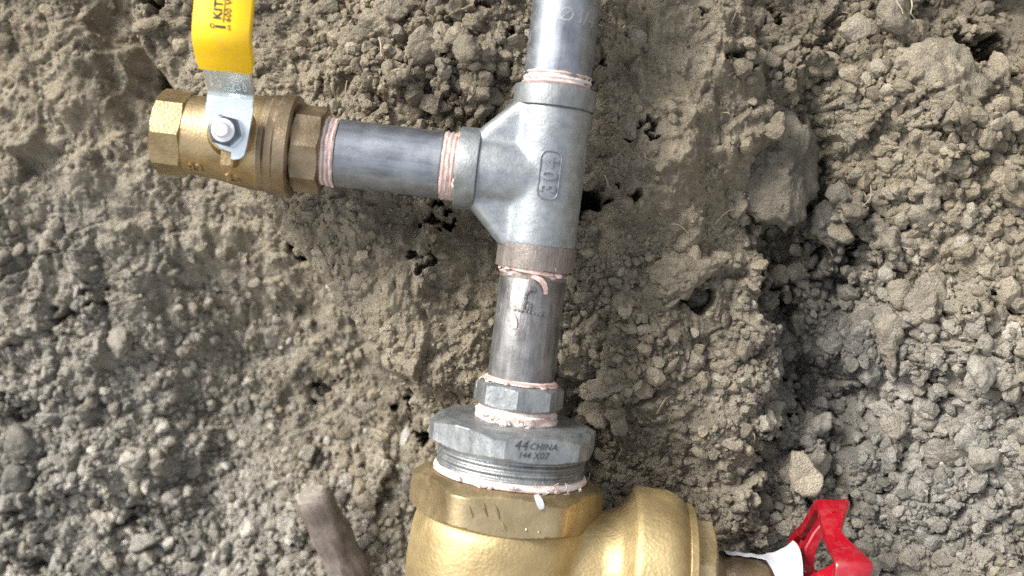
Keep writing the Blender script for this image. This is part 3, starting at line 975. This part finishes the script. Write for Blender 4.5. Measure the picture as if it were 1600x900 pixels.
# dry rootlets sticking out of the soil
ROOTS = [([(592, 60), (596, 80), (597, 95), (606, 112)], -.045, 'hair-thin root hanging over the wide clod at the top'),
         ([(1400, 2), (1412, 20), (1420, 30), (1430, 40)], -.035, 'thin root hanging across the black gap at the top right'),
         ([(1424, 0), (1424, 20), (1432, 38)], -.040, 'short thin root beside the other one in the black gap'),
         ([(1000, 232), (1010, 245), (1018, 256)], -.030, 'short pale rootlet right of the tee'),
         ([(945, 275), (951, 290), (955, 296)], -.040, 'tiny pale rootlet by the hollow right of the tee'),
         ([(440, 20), (452, 5), (462, -8)], -.070, 'thin root beside the yellow lever at the top edge')]
for pts, z, label in ROOTS:
    q = [at(x, y, z + .004 * math.sin(i * 1.7)) for i, (x, y) in enumerate(pts)]
    fine = []
    for i in range(len(q) - 1):
        for j in range(4):
            fine.append(q[i].lerp(q[i + 1], j / 4) + Vector((.0004 * math.sin(i * 5 + j), .0004 * math.cos(i * 3 + j * 2), 0)))
    fine.append(q[-1])
    o = MB().tube(fine, [.00045 - .0002 * i / len(fine) for i in range(len(fine))], 6).build('rootlet', M['root'], None, True, 60, W)
    tag(o, label, 'root')


# ------------------------------------------------------------------ the pipe run
TEE = at(852, 278, 0.0)
TILT, LEAN = 3.5, -6.9
A = W @ Matrix.Translation(TEE) @ Matrix.Rotation(R_(TILT), 4, 'X') @ Matrix.Rotation(R_(LEAN), 4, 'Z')
mm = 0.001
CAMA = -math.pi / 2                                               # the side of a part that faces the viewer


def cols(x, y, z, o=(0, 0, 0)):
    return Matrix(((x[0], y[0], z[0], o[0]), (x[1], y[1], z[1], o[1]), (x[2], y[2], z[2], o[2]), (0, 0, 0, 1)))


def main_at(v):       # local Z runs up the riser
    return A @ cols((1, 0, 0), (0, 0, -1), (0, 1, 0), (0, v * mm, 0))


def branch_at(t):     # local Z runs out along the branch, local X up the riser
    return A @ cols((0, 1, 0), (0, 0, -1), (-1, 0, 0), (-t * mm, 0, 0))


def prof(lst):
    return [(z * mm, r * mm) for z, r in lst]


def threads(z0, z1, r, pitch=2.2, depth=0.55, sub=6):
    n = max(2, int((z1 - z0) / pitch * sub))
    return [(z0 + (z1 - z0) * i / n, r - depth * (0.5 + 0.5 * math.cos(2 * math.pi * (z1 - z0) * i / n / pitch))) for i in range(n + 1)]


def wob(seed, amp, zf=400.0, af=3):
    rr = random.Random(seed)
    ph = [rr.uniform(0, 6.28) for _ in range(6)]
    def fn(a, z, r):
        return r + amp * (math.sin(af * a + ph[0] + z * zf) * .5 + math.sin((af * 2 + 1) * a + ph[1] - z * zf * 1.7) * .35 + math.sin((af * 4 + 3) * a + ph[2] + z * zf * 2.3) * .25)
    return fn


def ribbon(mb, pts, width, thick=0.00025, lift=None):
    """a torn strip of tape through points (local), lying flat to the local Z axis cylinder"""
    pts = [Vector(p) for p in pts]
    rings = []
    for i, p in enumerate(pts):
        t = (pts[min(i + 1, len(pts) - 1)] - pts[max(i - 1, 0)]).normalized()
        nrm = Vector((p.x, p.y, 0))
        nrm = nrm.normalized() if nrm.length > 1e-6 else Vector((0, -1, 0))
        s = t.cross(nrm).normalized()
        w = width * (0.35 + 0.65 * math.sin(math.pi * (i + 0.6) / (len(pts) + 0.2)))
        rings.append([p + s * w / 2, p + s * w / 2 + nrm * thick, p - s * w / 2 + nrm * thick, p - s * w / 2])
    mb.rings(rings, None, True, True, True)


def cyl_pt(r, deg, z):
    a = CAMA + R_(deg)
    return (r * mm * math.cos(a), r * mm * math.sin(a), z * mm)


def shreds(name, parent, mat, r, z, count, seed, length=6.0, width=1.6, lo=-70, hi=70, drop=1.0):
    rr = random.Random(seed)
    mb = MB()
    for _ in range(count):
        a0 = rr.uniform(lo, hi); da = rr.uniform(-1, 1) * length / r * 57
        zz = z + rr.uniform(-1, 1); dz = rr.uniform(-1.2, .6) * drop * length * .5
        lift = rr.uniform(.3, 1.8)
        ribbon(mb, [cyl_pt(r + .3 + lift * math.sin(k / 5 * 2.6) + rr.uniform(-.2, .2), a0 + da * k / 5 + rr.uniform(-2, 2), zz + dz * k / 5 + rr.uniform(-.25, .25)) for k in range(6)], width * mm * rr.uniform(.5, 1.2))
    return mb.build(name, mat, parent, True, 60)


# riser above the tee
PR = 16.7
riser = empty('riser_pipe', main_at(36))
MB().lathe(prof([(-2, PR - 3), (-2, PR - .7), (8, PR - .7)] + [(13.5, PR - .5), (14.2, PR), (330, PR), (330, PR - 3)]), 96).build('pipe', M['pipe'], riser)
MB().lathe(prof(threads(6.5, 15.6, PR + .35, 2.3, .75)), 96, fn=wob(3, .0004)).build('thread_tape', M['tape_pale'], riser)
mb = MB()
text_on_cyl(mb, 'Ø3/4', .0098, (PR + .02) * mm, .0415, CAMA + R_(22), R_(-4), .00012)
mb.build('stamped_mark', M['relief'], riser, False)
shreds('tape_shred', riser, M['tape_pale'], PR + .3, 7.5, 4, 21, 4, 1.0, drop=.3)
tag(riser, 'grey galvanised pipe rising from the top of the tee to the upper edge', 'pipe')

# the tee
tee = empty('pipe_tee', main_at(0))
BRM = cols((0, 0, 1), (0, 1, 0), (-1, 0, 0))                      # tee-local frame of the branch: its Z is -X of the tee
mb = MB()
mb.lathe(prof([(-36, 19.2), (36, 19.2)]), 64, None, True, True)
mb.lathe(prof([(0, 18.9), (36, 18.9)]), 64, BRM, True, True)
for s in (1, -1):                                                 # corner webs
    th = 12.0
    tri = [(-15, 13 * s), (-36.5, 13 * s), (-36.5, 18.5 * s), (-18.2, 36.5 * s), (-15, 36.5 * s)]
    n = len(tri)
    mb.add([(x * mm, -th * (1 - .35 * (i == 3 or i == 2)) * mm, z * mm) for i, (x, z) in enumerate(tri)] + [(x * mm, th * (1 - .35 * (i == 3 or i == 2)) * mm, z * mm) for i, (x, z) in enumerate(tri)],
           [tuple(range(n)), tuple(range(2 * n - 1, n - 1, -1))] + [(i, (i + 1) % n, n + (i + 1) % n, n + i) for i in range(n)])
mb.cast('body', M['tee'], tee, .0007, 75)
def collar(name, z0, z1, r, mat, Mx=None):
    return MB().lathe(prof([(z0, r - .8), (z0 + .5, r), (z1 - .8, r), (z1 - .2, r - .35), (z1, r - .9), (z1, PR + .2), (z1 - 6, PR + .1)]), 96, Mx, fn=wob(int(z1 * 7), .00012)).build(name, mat, tee)
collar('collar', 34, 44.5, 20.4, M['collar'])
c2 = collar('collar', -34, -44.5, 19.6, M['collar_rusty'])
c2['label'] = 'browned lower collar of the tee'
collar('collar', 33.5, 44, 20.4, M['collar'], BRM)
mb = MB()
text_on_cyl(mb, '304', .0105, 19.4 * mm, .001, CAMA + R_(4), R_(90), .0006, spacing=1.15, offset=.00022)
mb.build('lettering', M['tee'], tee, False)
mb = MB()                                                         # raised frame round the number
pts = []
hw, hh, rc = 5.0, 11.5, 3.2
for (cx, cy, a0) in ((hw - rc, hh - rc, 0), (-hw + rc, hh - rc, 90), (-hw + rc, -hh + rc, 180), (hw - rc, -hh + rc, 270)):
    for k in range(7):
        a = R_(a0 + 15 * k); pts.append((cx + rc * math.cos(a), cy + rc * math.sin(a)))
pts.append(pts[0])
full = []
for (a, b) in zip(pts[:-1], pts[1:]):
    m_ = max(1, int(math.dist(a, b) / 1.2))
    full += [(a[0] + (b[0] - a[0]) * i / m_, a[1] + (b[1] - a[1]) * i / m_) for i in range(m_)]
full.append(full[0])
mb.tube([cyl_pt(19.5, 4 + x / 19.4 * 57.3, 1 + y) for x, y in full], .00042, 6)
mb.build('raised_frame', M['tee'], tee)
tag(tee, 'grey cast tee fitting stamped 304 joining the riser and the branch', 'pipe fitting')

# branch nipple
nip = empty('pipe_nipple', branch_at(41))
MB().lathe(prof([(-2, PR - .7), (10.2, PR - .6), (10.8, PR), (62, PR), (62.7, PR - .6), (78, PR - .7)]), 96, None, True, True).build('pipe', M['pipe'], nip)
MB().lathe(prof(threads(1.2, 10.6, PR + .5, 2.3, .8)), 96, fn=wob(5, .0003)).build('thread_tape', M['tape'], nip)
MB().lathe(prof(threads(62.6, 71.5, PR + .6, 2.6, .6)), 96, fn=wob(6, .0004)).build('thread_tape', M['tape'], nip)
MB().lathe(prof([(10.9, PR - .1), (11.2, PR + .25), (12.1, PR + .25), (12.4, PR - .1)]), 96).build('thread_ridge', M['pipe'], nip)
shreds('tape_shred', nip, M['tape_flat'], PR + .5, 70, 6, 61, 5, 1.3, drop=.3)
shreds('tape_shred', nip, M['tape_flat'], PR + .3, 3.0, 5, 62, 4, 1.2, drop=.3)
tag(nip, 'smooth grey nipple pipe between the tee and the brass ball valve', 'pipe', 'short pipe nipples')

# lower nipple
low = empty('pipe_nipple', main_at(-41))
MB().lathe(prof([(2, PR - .7), (-8, PR - .6), (-9, PR), (-55, PR)] + threads(-55, -64, PR - .1, 1.9, .5)[1:] + [(-72, PR - .8)]), 96, None, True, True).build('pipe', M['pipe_worn'], low)
MB().lathe(prof(threads(-3.2, -8.5, PR + .6, -2.4, .9)), 96, fn=wob(8, .0005, 300, 4)).build('thread_tape', M['tape'], low)
mb = MB()
ribbon(mb, [cyl_pt(PR + .5, -4, -7.5), cyl_pt(PR + 1.2, 4, -8), cyl_pt(PR + 1.5, 11, -9), cyl_pt(PR + 1.2, 17, -10.8), cyl_pt(PR + .8, 21, -13), cyl_pt(PR + .5, 22.5, -15.5)], 2.8 * mm, .0005)
ribbon(mb, [cyl_pt(PR + .9, -45, -4.5), cyl_pt(PR + 1.6, -25, -5), cyl_pt(PR + 1.7, -5, -5.2), cyl_pt(PR + 1.3, 15, -5.6), cyl_pt(PR + 1, 30, -6)], 2.2 * mm, .0006)
mb.build('tape_tail', M['tape_flat'], low, True, 60)
mb = MB()
ribbon(mb, [cyl_pt(PR + .15, -30, -27), cyl_pt(PR + .5, -26, -29), cyl_pt(PR + .5, -23, -31.5), cyl_pt(PR + .2, -22, -34)], 3.4 * mm, .0003)
mb.build('tape_scrap', M['tape_flat'], low, True, 60)
rr = random.Random(4)
mb = MB()                                                         # wrench marks and the worn raised stamp
for k in range(9):
    a = -28 + k * 6.4
    ribbon(mb, [cyl_pt(PR + .1, a, -24.6 - k * .12 + rr.uniform(-.8, .8)), cyl_pt(PR + .4, a + 2, -24.9 - k * .1), cyl_pt(PR + .1, a + 4.6, -23.9 - k * .12 + rr.uniform(-1, 1))], .9 * mm, .0004)
for k in range(8):
    a, z = rr.uniform(-32, 8), rr.uniform(-22, -11)
    ribbon(mb, [cyl_pt(PR + .05, a, z), cyl_pt(PR + .35, a + rr.uniform(-3, 3), z - 1.3), cyl_pt(PR + .05, a + rr.uniform(-4, 4), z - 2.8)], 1.3 * mm, .0004)
mb.build('stamped_mark', M['pipe_worn'], low, True, 50)
shreds('tape_shred', low, M['tape_flat'], PR + .6, -5, 7, 31, 7, 1.5)
tag(low, 'scuffed grey nipple pipe with torn pink tape below the tee', 'pipe', 'short pipe nipples')

# small eight-sided bushing
sb = empty('reducing_bushing', main_at(-102))
MB().nut(8, 20.8 * mm, -13.2 * mm, -1.0 * mm, CAMA + R_(-2), 1.2 * mm, 1.6 * mm, PR * mm).build('hexagon', M['bushing'], sb, True, 20)
MB().lathe(prof([(-13, 19.6)] + threads(-13.2, -21, 19.6, -2.3, .5) + [(-24, 18)]), 96).build('thread', M['tape_pale'], sb)
MB().lathe(prof([(-1.2, PR - .5), (-.6, PR + 2.2), (.4, PR + 1.9), (1.1, PR + .9), (1.4, PR - .2)]), 96, fn=wob(12, .0005, 500, 5)).build('thread_tape', M['tape'], sb)
MB().lathe(prof([(-15.0, 19.2), (-15.6, 20.6), (-17.2, 20.9), (-18.8, 21.3), (-20.2, 20.6)]), 96, fn=wob(13, .0007, 500, 4)).build('seal_tape', M['tape_pale'], sb)
shreds('tape_shred', sb, M['tape_flat'], PR + 1.6, .3, 8, 41, 6, 1.4, drop=.3)
shreds('tape_shred', sb, M['tape_pale'], 21.3, -17.5, 10, 42, 5, 1.9, -60, 20, .8)
mb = MB()
mb.tube([cyl_pt(19.5 + 2.2 * math.sin(k / 9 * 3.1), -78 - 9 * math.sin(k / 9 * 3.1), .5 - 10 * k / 9) for k in range(10)], .0003, 6)
mb.build('tape_thread', M['tape'], sb)
tag(sb, 'small eight-sided zinc bushing under the scuffed nipple', 'pipe fitting')

# large six-sided bushing
lb = empty('reducing_bushing', main_at(-122))
MB().nut(6, 39.6 * mm, -14.5 * mm, 0, CAMA + R_(-10), 2.0 * mm, 3.2 * mm, 19 * mm, None, 14, .45, .35).build('hexagon', M['bushing'], lb, True, 22)
MB().lathe(prof([(-14.3, 36.4), (-15.4, 36.4)] + threads(-15.4, -29, 37.5, -3.4, 1.3, 8) + [(-36, 35)]), 120).build('thread', M['bushing'], lb)
mb = MB()
for txt, z, a, sz in (('44', -5.0, -11.2, .0066), ('CHINA', -5.2, .2, .0044), ('144', -9.6, -9.0, .0040), ('X07', -9.6, -.5, .0046)):
    vs_, fs_ = text_geo(txt, sz, .0002, 'CENTER', .2, 1.05)
    base = R_(19.8)
    nx_, ny_ = math.cos(CAMA + base), math.sin(CAMA + base)
    off = 39.65 * mm
    s0 = a * mm
    mb.add([(nx_ * (off + p.z) - ny_ * (s0 + p.x), ny_ * (off + p.z) + nx_ * (s0 + p.x), z * mm + p.y) for p in vs_], fs_)
mb.build('stamped_lettering', M['stamp'], lb, False)
tag(lb, 'large six-sided zinc bushing stamped CHINA screwed into the gate valve', 'pipe fitting')

# ------------------------------------------------------------------ ball valve with the yellow lever
bv = empty('ball_valve', branch_at(108))
MB().nut(8, 20.0 * mm, 2 * mm, 17 * mm, CAMA + R_(1), 1.0 * mm, 1.0 * mm, PR * mm).build('end_cap', M['brass_dull'], bv, True, 20)
MB().lathe(prof([(16.5, 19), (16.5, 24.4), (17.4, 25.6), (23.0, 25.7), (23.6, 25.3), (24.2, 24.6), (24.6, 24.5), (27.4, 24.9), (28.4, 24.2), (29.0, 23.6), (32.0, 23.4)]), 96).build('retaining_ring', M['brass_dull'], bv, True, 25)
MB().lathe(prof([(30, 23.3), (33, 23.6), (38, 23.2), (44, 22.3), (49, 21.4), (51, 20.9), (56, 20.3), (64, 19.7), (70, 19.3)]), 96).build('body', M['brass'], bv, True, 40)
MB().nut(8, 19.6 * mm, 68.5 * mm, 84.5 * mm, CAMA + R_(-4), 1.6 * mm, 1.0 * mm, 15.5 * mm).build('end_hexagon', M['brass'], bv, True, 20)
MB().lathe(prof([(84.4, 15.6), (80, 15.2), (60, 14)]), 64).build('bore', M['brass_dull'], bv)
# stem boss, towards the viewer (local -Y)
SZ = 43.4                                                        # stem position along the valve
STM = Matrix.Translation((.0028, 0, SZ * mm)) @ cols((1, 0, 0), (0, 0, 1), (0, -1, 0))   # its Z points at the viewer
MB().lathe(prof([(14, 13.5), (21.5, 12.5), (24, 10.5), (25.5, 10.2), (30.4, 9.6)]), 48, STM, False, True).build('stem_boss', M['brass'], bv)
mb = MB()
mb.box(8 * mm, 6.2 * mm, 11 * mm, STM @ Matrix.Translation((-.0128, -.0005, .0245)) @ Matrix.Rotation(0.0, 4, 'Z'), .8 * mm)
mb.build('stop_lug', M['brass'], bv, True, 30)
# lever; in this frame x runs along the lever (up), y runs right to left
LV = STM @ Matrix.Rotation(R_(0.3), 4, 'Z')
LW = 30.6
outline = [(33, -10.9), (5.9, -10.9), (5.9, -8.6), (-.5, -8.2), (-5.3, -6.1), (-8.2, -2.4), (-9.3, .8), (-9.8, 3.2), (-12.8, 3.2), (-13.2, 4.6), (-12.4, 7.4), (-10.6, 9.2), (-5.9, 10.0), (10, 11.2), (33, 11.2)]
def lever_w(x):                                                  # the plate bends towards the viewer, then runs flat again
    pts = [(-20, 0), (16.0, 0), (19.0, 1.6), (39.0, 24.5), (42.5, 26.8), (200, 29.5)]
    for (a, wa), (b, wb) in zip(pts[:-1], pts[1:]):
        if a <= x <= b: return wa + (wb - wa) * (x - a) / (b - a)
    return 0
def strip(mb, x0, x1, yl, yr, th, w0, n, Mx):
    """plate between x0 and x1; yl/yr functions of x"""
    rings = []
    for i in range(n + 1):
        x = x0 + (x1 - x0) * i / n
        w = w0 + lever_w(x)
        dx = (lever_w(x + .2) - lever_w(x - .2)) / .4
        k = 1 / math.sqrt(1 + dx * dx)
        nx_, nz_ = -dx * k, k
        a, b = yl(x), yr(x)
        e = min(th * .3, .5)
        sec = [(a + e, 0), (b - e, 0), (b, e), (b, th - e), (b - e, th), (a + e, th), (a, th - e), (a, e)]
        rings.append([((x + nx_ * q) * mm, y * mm, (w + nz_ * q) * mm) for y, q in sec])
    mb.rings(rings, Mx, True, True, True)
mb = MB()
# flat foot of the lever cut to its outline
ol = [(min(x, 12.0), -y) for x, y in outline]
n = len(ol)
mb.add([(x * mm, y * mm, LW * mm) for x, y in ol] + [(x * mm, y * mm, (LW + 2.6) * mm) for x, y in ol],
       [tuple(range(n)), tuple(range(2 * n - 1, n - 1, -1))] + [(i, (i + 1) % n, n + (i + 1) % n, n + i) for i in range(n)], LV)
strip(mb, 12.0, 36, lambda x: -11.2, lambda x: 10.9, 2.6, LW, 26, LV)
lever = mb.build('lever', M['steel'], bv, True, 30)
mb = MB()
def slw(x): return 12.9 - .9 * max(0, min(1, (32.5 - x) / 3)) if x < 150 else math.sqrt(max(.5, 12.9 ** 2 - (x - 150) ** 2))
strip(mb, 29.6, 162, lambda x: -slw(x), lambda x: slw(x), 5.2, LW - 1.3, 110, LV)
sleeve = mb.build('handle_sleeve', M['yellow'], bv, True, 50)
def lever_text(mb, txt, size, x, y, turn, lift, depth=.00012, **kw):
    vs_, fs_ = text_geo(txt, size, depth, **kw)
    c, s = math.cos(turn), math.sin(turn)
    out = []
    for p in vs_:
        tx, ty = c * p.x - s * p.y, s * p.x + c * p.y           # reading frame: right, up
        xx, yy = x + ty / mm, y - tx / mm
        # lever frame: x up, y to the left
        out.append(Vector((xx * mm, yy * mm, (LW + lever_w(xx) + lift) * mm + p.z * 1.0)))
    mb.add(out, fs_, LV)
mb = MB()
lever_text(mb, 'KITZ', .0052, 46.6, 1.8, R_(90), 4.1, align='LEFT', spacing=1.1, offset=.00012)
lever_text(mb, '600 WOG', .0038, 46.0, -2.9, R_(90), 4.1, align='LEFT', spacing=1.1)
mb.box(18 * mm, .35 * mm, .3 * mm, LV @ Matrix.Translation((54.8 * mm, -.9 * mm, (LW + lever_w(54.8) + 3.95) * mm)))
lever_text(mb, 'O', .0030, 43.6, 3.9, 0, 4.2)
lever_text(mb, 'S', .0030, 43.6, -3.7, 0, 4.2)
mb.box(1.1 * mm, 4.4 * mm, .3 * mm, LV @ Matrix.Translation((43.6 * mm, .1 * mm, (LW + lever_w(43.6) + 4.05) * mm)))
mb.build('printed_lettering', M['black'], sleeve, False)
mb = MB()
lever_text(mb, 'SS - 3.2', .0042, 24.0, .4, R_(-3), 4.25, spacing=1.25)
lever_text(mb, '5.2  250', .0042, 20.4, .2, R_(-3), 4.25, spacing=1.25)
mb.build('punched_lettering', M['punch'], lever, False)
NUTM = LV @ Matrix.Translation((-.4 * mm, 0, 0))
MB().lathe(prof([(LW + 2.6, 0.5), (LW + 2.6, 7.6), (LW + 3.4, 7.6), (LW + 3.5, 7.2)]), 48, NUTM, False, True).build('washer', M['steel'], bv)
MB().nut(6, 6.6 * mm, (LW + 3.5) * mm, (LW + 9) * mm, R_(20), 0, .8 * mm, None, NUTM).build('nut', M['steel_dark'], bv, True, 20)
MB().lathe(prof([(LW + 8.8, 5.4), (LW + 9.4, 5.4), (LW + 9.5, 5.0)]), 40, NUTM, False, True).build('nut_collar', M['stud'], bv)
MB().lathe(prof([(LW + 5, 3.7), (LW + 13.0, 3.6), (LW + 13.6, 3.0)]), 40, NUTM, False, True).build('stem', M['stud'], bv)
mb = MB()
text_on_cyl(mb, '83', .0082, 19.9 * mm, 0, 0, 0, .0006)
def cast_text(txt, size, rad, z, deg):
    vs_, fs_ = text_geo(txt, size, .0009, 'CENTER', 0, 1.1, .00025)
    o = []
    for p in vs_:
        a = CAMA + R_(deg) + p.y / rad
        o.append(((rad + p.z) * math.cos(a), (rad + p.z) * math.sin(a), z * mm - p.x))
    return o, fs_
mb = MB()
mb.add(*cast_text('83', .0075, 19.9 * mm, 62.0, -54))
mb.add(*cast_text('25', .0075, 22.3 * mm, 43.0, -58))
mb.build('cast_lettering', M['brass'], bv, False)
tag(bv, 'brass ball valve with a yellow-sleeved steel lever on the branch end', 'ball valve')

# ------------------------------------------------------------------ gate valve with the red handwheel
GV = -196.0
gv = empty('gate_valve', main_at(GV))
NT_, NB_ = 46.0, 25.0
MB().nut(6, 44.0 * mm, NB_ * mm, NT_ * mm, CAMA + R_(-29), 1.0 * mm, 3.4 * mm, 37 * mm, None, 16, .5, .3).build('end_hexagon', M['brass_neck'], gv, True, 24)
MB().nut(6, 44.0 * mm, -NT_ * mm, -NB_ * mm, CAMA + R_(-29), 3.4 * mm, 1.0 * mm, 37 * mm, None, 16, .5, .3).build('end_hexagon', M['brass_neck'], gv, True, 24)
BON = cols((0, 0, -1), (0, 1, 0), (1, 0, 0))                     # bonnet frame: its Z points along +X of the valve
mb = MB()
mb.lathe(prof([(-32, 41), (-26, 43), (-20, 45.2), (-12, 46.2), (0, 46.8), (12, 46.2), (20, 45.2), (26, 43), (32, 41)]), 72, None, True, True)
mb.lathe(prof([(0, 33), (30, 32), (50, 32), (58, 35), (62, 40), (64.5, 44), (67, 44.5)]), 72, BON, True, True)
mb.cast('body', M['brass_gate'], gv, .0013, 10)
MB().lathe(prof([(64, 30), (64, 44.6), (66, 46.4), (67.5, 46.7), (79, 46.2), (81.5, 46.4), (85.5, 45.2), (88.5, 43.2), (90.2, 41.2), (90.6, 40.6), (91.2, 41.0), (94.4, 40.6), (95.2, 39.6), (95.2, 20)]), 96, BON).build('bonnet_ring', M['brass_gate'], gv, True, 30)
MB().nut(8, 33.5 * mm, 94.5 * mm, 106 * mm, R_(12), 0, 2.2 * mm, 14 * mm, BON, 12, .5).build('bonnet_nut', M['brass_neck'], gv, True, 20)
MB().lathe(prof([(105, 18.5), (110, 18), (113, 16.8), (115, 17.2), (117, 18.4), (134, 17.6), (139, 15.5), (139, 5)]), 64, BON).build('gland', M['brass_dull'], gv, True, 30)
MB().lathe(prof([(138, 5.0), (176, 4.8), (176.5, 4.2)]), 32, BON, False, True).build('spindle', M['brass'], gv)
MB().lathe(prof([(46, 37.0), (46.4, 38.9), (47.2, 38.9), (48.6, 38.2), (49.8, 37.4)]), 120, fn=wob(15, .00045, 300, 5)).build('thread_tape', M['tape_pale'], gv)
rr = random.Random(9)
mb = MB()                                                        # wrench bites across the front flat of the neck
for (x, z0, z1, sl) in ((-19, 39, 33, 3.0), (-12.5, 41, 34.5, 3.0), (-6.5, 40.5, 33.5, 3.0), (-2.2, 32.5, 29, 2.0), (9, 31, 29.5, .6), (15, 30.5, 29.5, .8)):
    nrm = CAMA + R_(1)
    ax, ay = math.cos(nrm), math.sin(nrm)
    pts = []
    for k in range(5):
        f_ = k / 4
        s_ = x + sl * f_ + rr.uniform(-.2, .2)
        pts.append((ax * 44.05 * mm - ay * s_ * mm, ay * 44.05 * mm + ax * s_ * mm, (z0 + (z1 - z0) * f_) * mm))
    mb.tube(pts, [.0002, .0006, .0007, .0006, .0002], 6)
mb.build('wrench_mark', M['brass'], gv)
shreds('tape_shred', gv, M['tape_pale'], 39.0, 47.4, 9, 51, 8, 2.2, -40, 70, .5)
mb = MB()
for k in range(7):
    a = 18 + rr.uniform(0, 60)
    mb.tube([cyl_pt(39.3 + j * .35, a + j * rr.uniform(-.8, .8), 48.5 + j * rr.uniform(.2, 1.2)) for j in range(5)], .00018, 5)
mb.build('tape_fibre', M['tape_pale'], gv)
mb = MB()
ribbon(mb, [cyl_pt(41.5, 18, 46.6), cyl_pt(44.2, 18.6, 45.0), cyl_pt(46.9, 19.0, 43.0), cyl_pt(47.2, 19.8, 41.2)], 3.6 * mm, .0004)
mb.build('tape_tail', M['white'], gv, True, 60)
# handwheel: a scalloped rim, six spokes and a hub
wheel_me = MB()
WC, WR = 157.5, 50.0
def rim_r(a, k=0.0): return WR * (1 - .17 * (abs(math.sin(3 * (a - R_(172)))) ** 1.15)) + k
rings = []
NR = 192
for i in range(NR):
    a = 2 * math.pi * i / NR
    ca, sa = math.cos(a), math.sin(a)
    r = rim_r(a)
    lobe = max(0.0, (r / WR - .83) / .17)
    w_ = 9.0 + 9.0 * lobe ** .8
    sec = [(r - 4.4, 0.8), (r - 2.6, 0), (r + .3, 0.2), (r + 1.0, 1.4), (r + 1.8, .55 * w_), (r + 3.0, .86 * w_), (r + 2.2, .97 * w_), (r + .6, w_), (r - 2.4, .92 * w_), (r - 4.4, 3.0)]
    rings.append([(q * ca * mm, q * sa * mm, (WC + z) * mm) for q, z in sec])
rings.append(rings[0])
wheel_me.rings(rings, BON)
wheel = wheel_me.build('handwheel', M['red'], gv, True, 40)
mb = MB()
mb.lathe(prof([(WC - 8, 5.2), (WC - 8, 13), (WC - 6.5, 15), (WC + 2, 15.5), (WC + 10, 14), (WC + 10, 5)]), 48, BON)
mb.build('hub', M['red'], wheel, True, 30)
for k in range(6):
    a = R_(172 + 60 * k)
    mb = MB()
    path = [(10, WC - 2.5), (18, WC - 4.5), (26, WC - 4.0), (34, WC - .5), (41, WC + 3.5), (46.2, WC + 5)]
    ca, sa = math.cos(a), math.sin(a)
    rings = []
    for i, (r, z) in enumerate(path):
        hw = [7.0, 5.0, 4.0, 4.0, 6.0, 10.5][i]
        th = 5.5
        rings.append([((r * ca - s * sa) * mm, (r * sa + s * ca) * mm, (z + q) * mm) for s, q in ((-hw, .9), (-hw + .9, 0), (hw - .9, 0), (hw, .9), (hw, th), (-hw, th))])
    mb.rings(rings, BON, True, True, True)
    mb.build('spoke', M['red'], wheel, True, 30)
tag(gv, 'large brass gate valve with a red scalloped handwheel at the bottom', 'gate valve')

# white paper tag wrapped round the gland
tg = empty('paper_tag', main_at(GV))
mb = MB()
def tag_pt(i, j, lift):   # bonnet frame, angle measured from the valve's up side towards the viewer
    z = 113.5 + 34.5 * j / (nz - 1)
    q = max(0.0, min(1.0, (z - 132) / 8)); q = q * q * (3 - 2 * q)
    a0 = -55 * (1 - q) - 6 * q
    a = R_(a0 + (8 + 66 * q - a0) * i / (na - 1))
    fl = max(0.0, z - 135.5) ** 1.3 * (.36 - .10 * a)
    r = (19.1 + fl + .25 * math.sin(z * .9 + a * 4) + q * .7 * math.sin(a * 5 + z * .25) + lift) * mm
    return BON @ Vector((-r * math.cos(a), -r * math.sin(a), (z + .8 * math.sin(a * 2.2)) * mm))
na, nz = 30, 20
vs_ = [tag_pt(i, j, 0) for i in range(na) for j in range(nz)]
nv_ = len(vs_)
vs_ += [tag_pt(i, j, .35) for i in range(na) for j in range(nz)]
fs_ = []
for i in range(na - 1):
    for j in range(nz - 1):
        q = (i * nz + j, i * nz + j + 1, (i + 1) * nz + j + 1, (i + 1) * nz + j)
        fs_.append(q); fs_.append(tuple(x + nv_ for x in q[::-1]))
for i in range(na - 1):
    for j in (0, nz - 1):
        fs_.append((i * nz + j, (i + 1) * nz + j, (i + 1) * nz + j + nv_, i * nz + j + nv_))
for j in range(nz - 1):
    for i in (0, na - 1):
        fs_.append((i * nz + j, i * nz + j + 1, i * nz + j + 1 + nv_, i * nz + j + nv_))
mb.add(vs_, fs_)
mb.build('sheet', M['white'], tg, True, 60)
tag(tg, 'curled white paper tag round the gate valve gland beside the red handwheel', 'tag')

# pipe leaving the far end of the gate valve, into the soil
out = empty('outlet_pipe', main_at(GV - 46))
MB().lathe(prof([(2, 34), (2, 36.4), (-240, 36.4), (-240, 33)]), 72).build('pipe', M['pipe'], out)
tag(out, 'wide grey pipe running out of the gate valve into the soil below', 'pipe')

# ------------------------------------------------------------------ weathered stake in the hollow
p0, p1 = at(486, 772, -.172), at(606, 1010, -.215)
ax = (p1 - p0).normalized()
sx = ax.cross(Vector((0, 0, 1))).normalized()
sy = ax.cross(sx)
SM = W @ Matrix(((sx.x, sy.x, ax.x, p0.x), (sx.y, sy.y, ax.y, p0.y), (sx.z, sy.z, ax.z, p0.z), (0, 0, 0, 1)))
st = empty('broken_stake', SM)
L = (p1 - p0).length / mm
MB().lathe(prof([(0, 10.5), (1.5, 12.2)] + [(L * i / 24, 12.8 + .6 * math.sin(i * 1.3)) for i in range(1, 25)]), 40, None, False, True, wob(77, .0009, 60, 2)).build('shaft', M['stake'], st)
MB().lathe(prof([(.2, 10.6), (-1.5, 8.5), (-1.2, 5), (-2.4, 2.5), (-1.4, .1)]), 40, None, False, True, wob(78, .0010, 500, 3)).build('broken_end', M['stake_end'], st)
tag(st, 'weathered brown stake with a pale broken end lying in the gravel', 'stake')
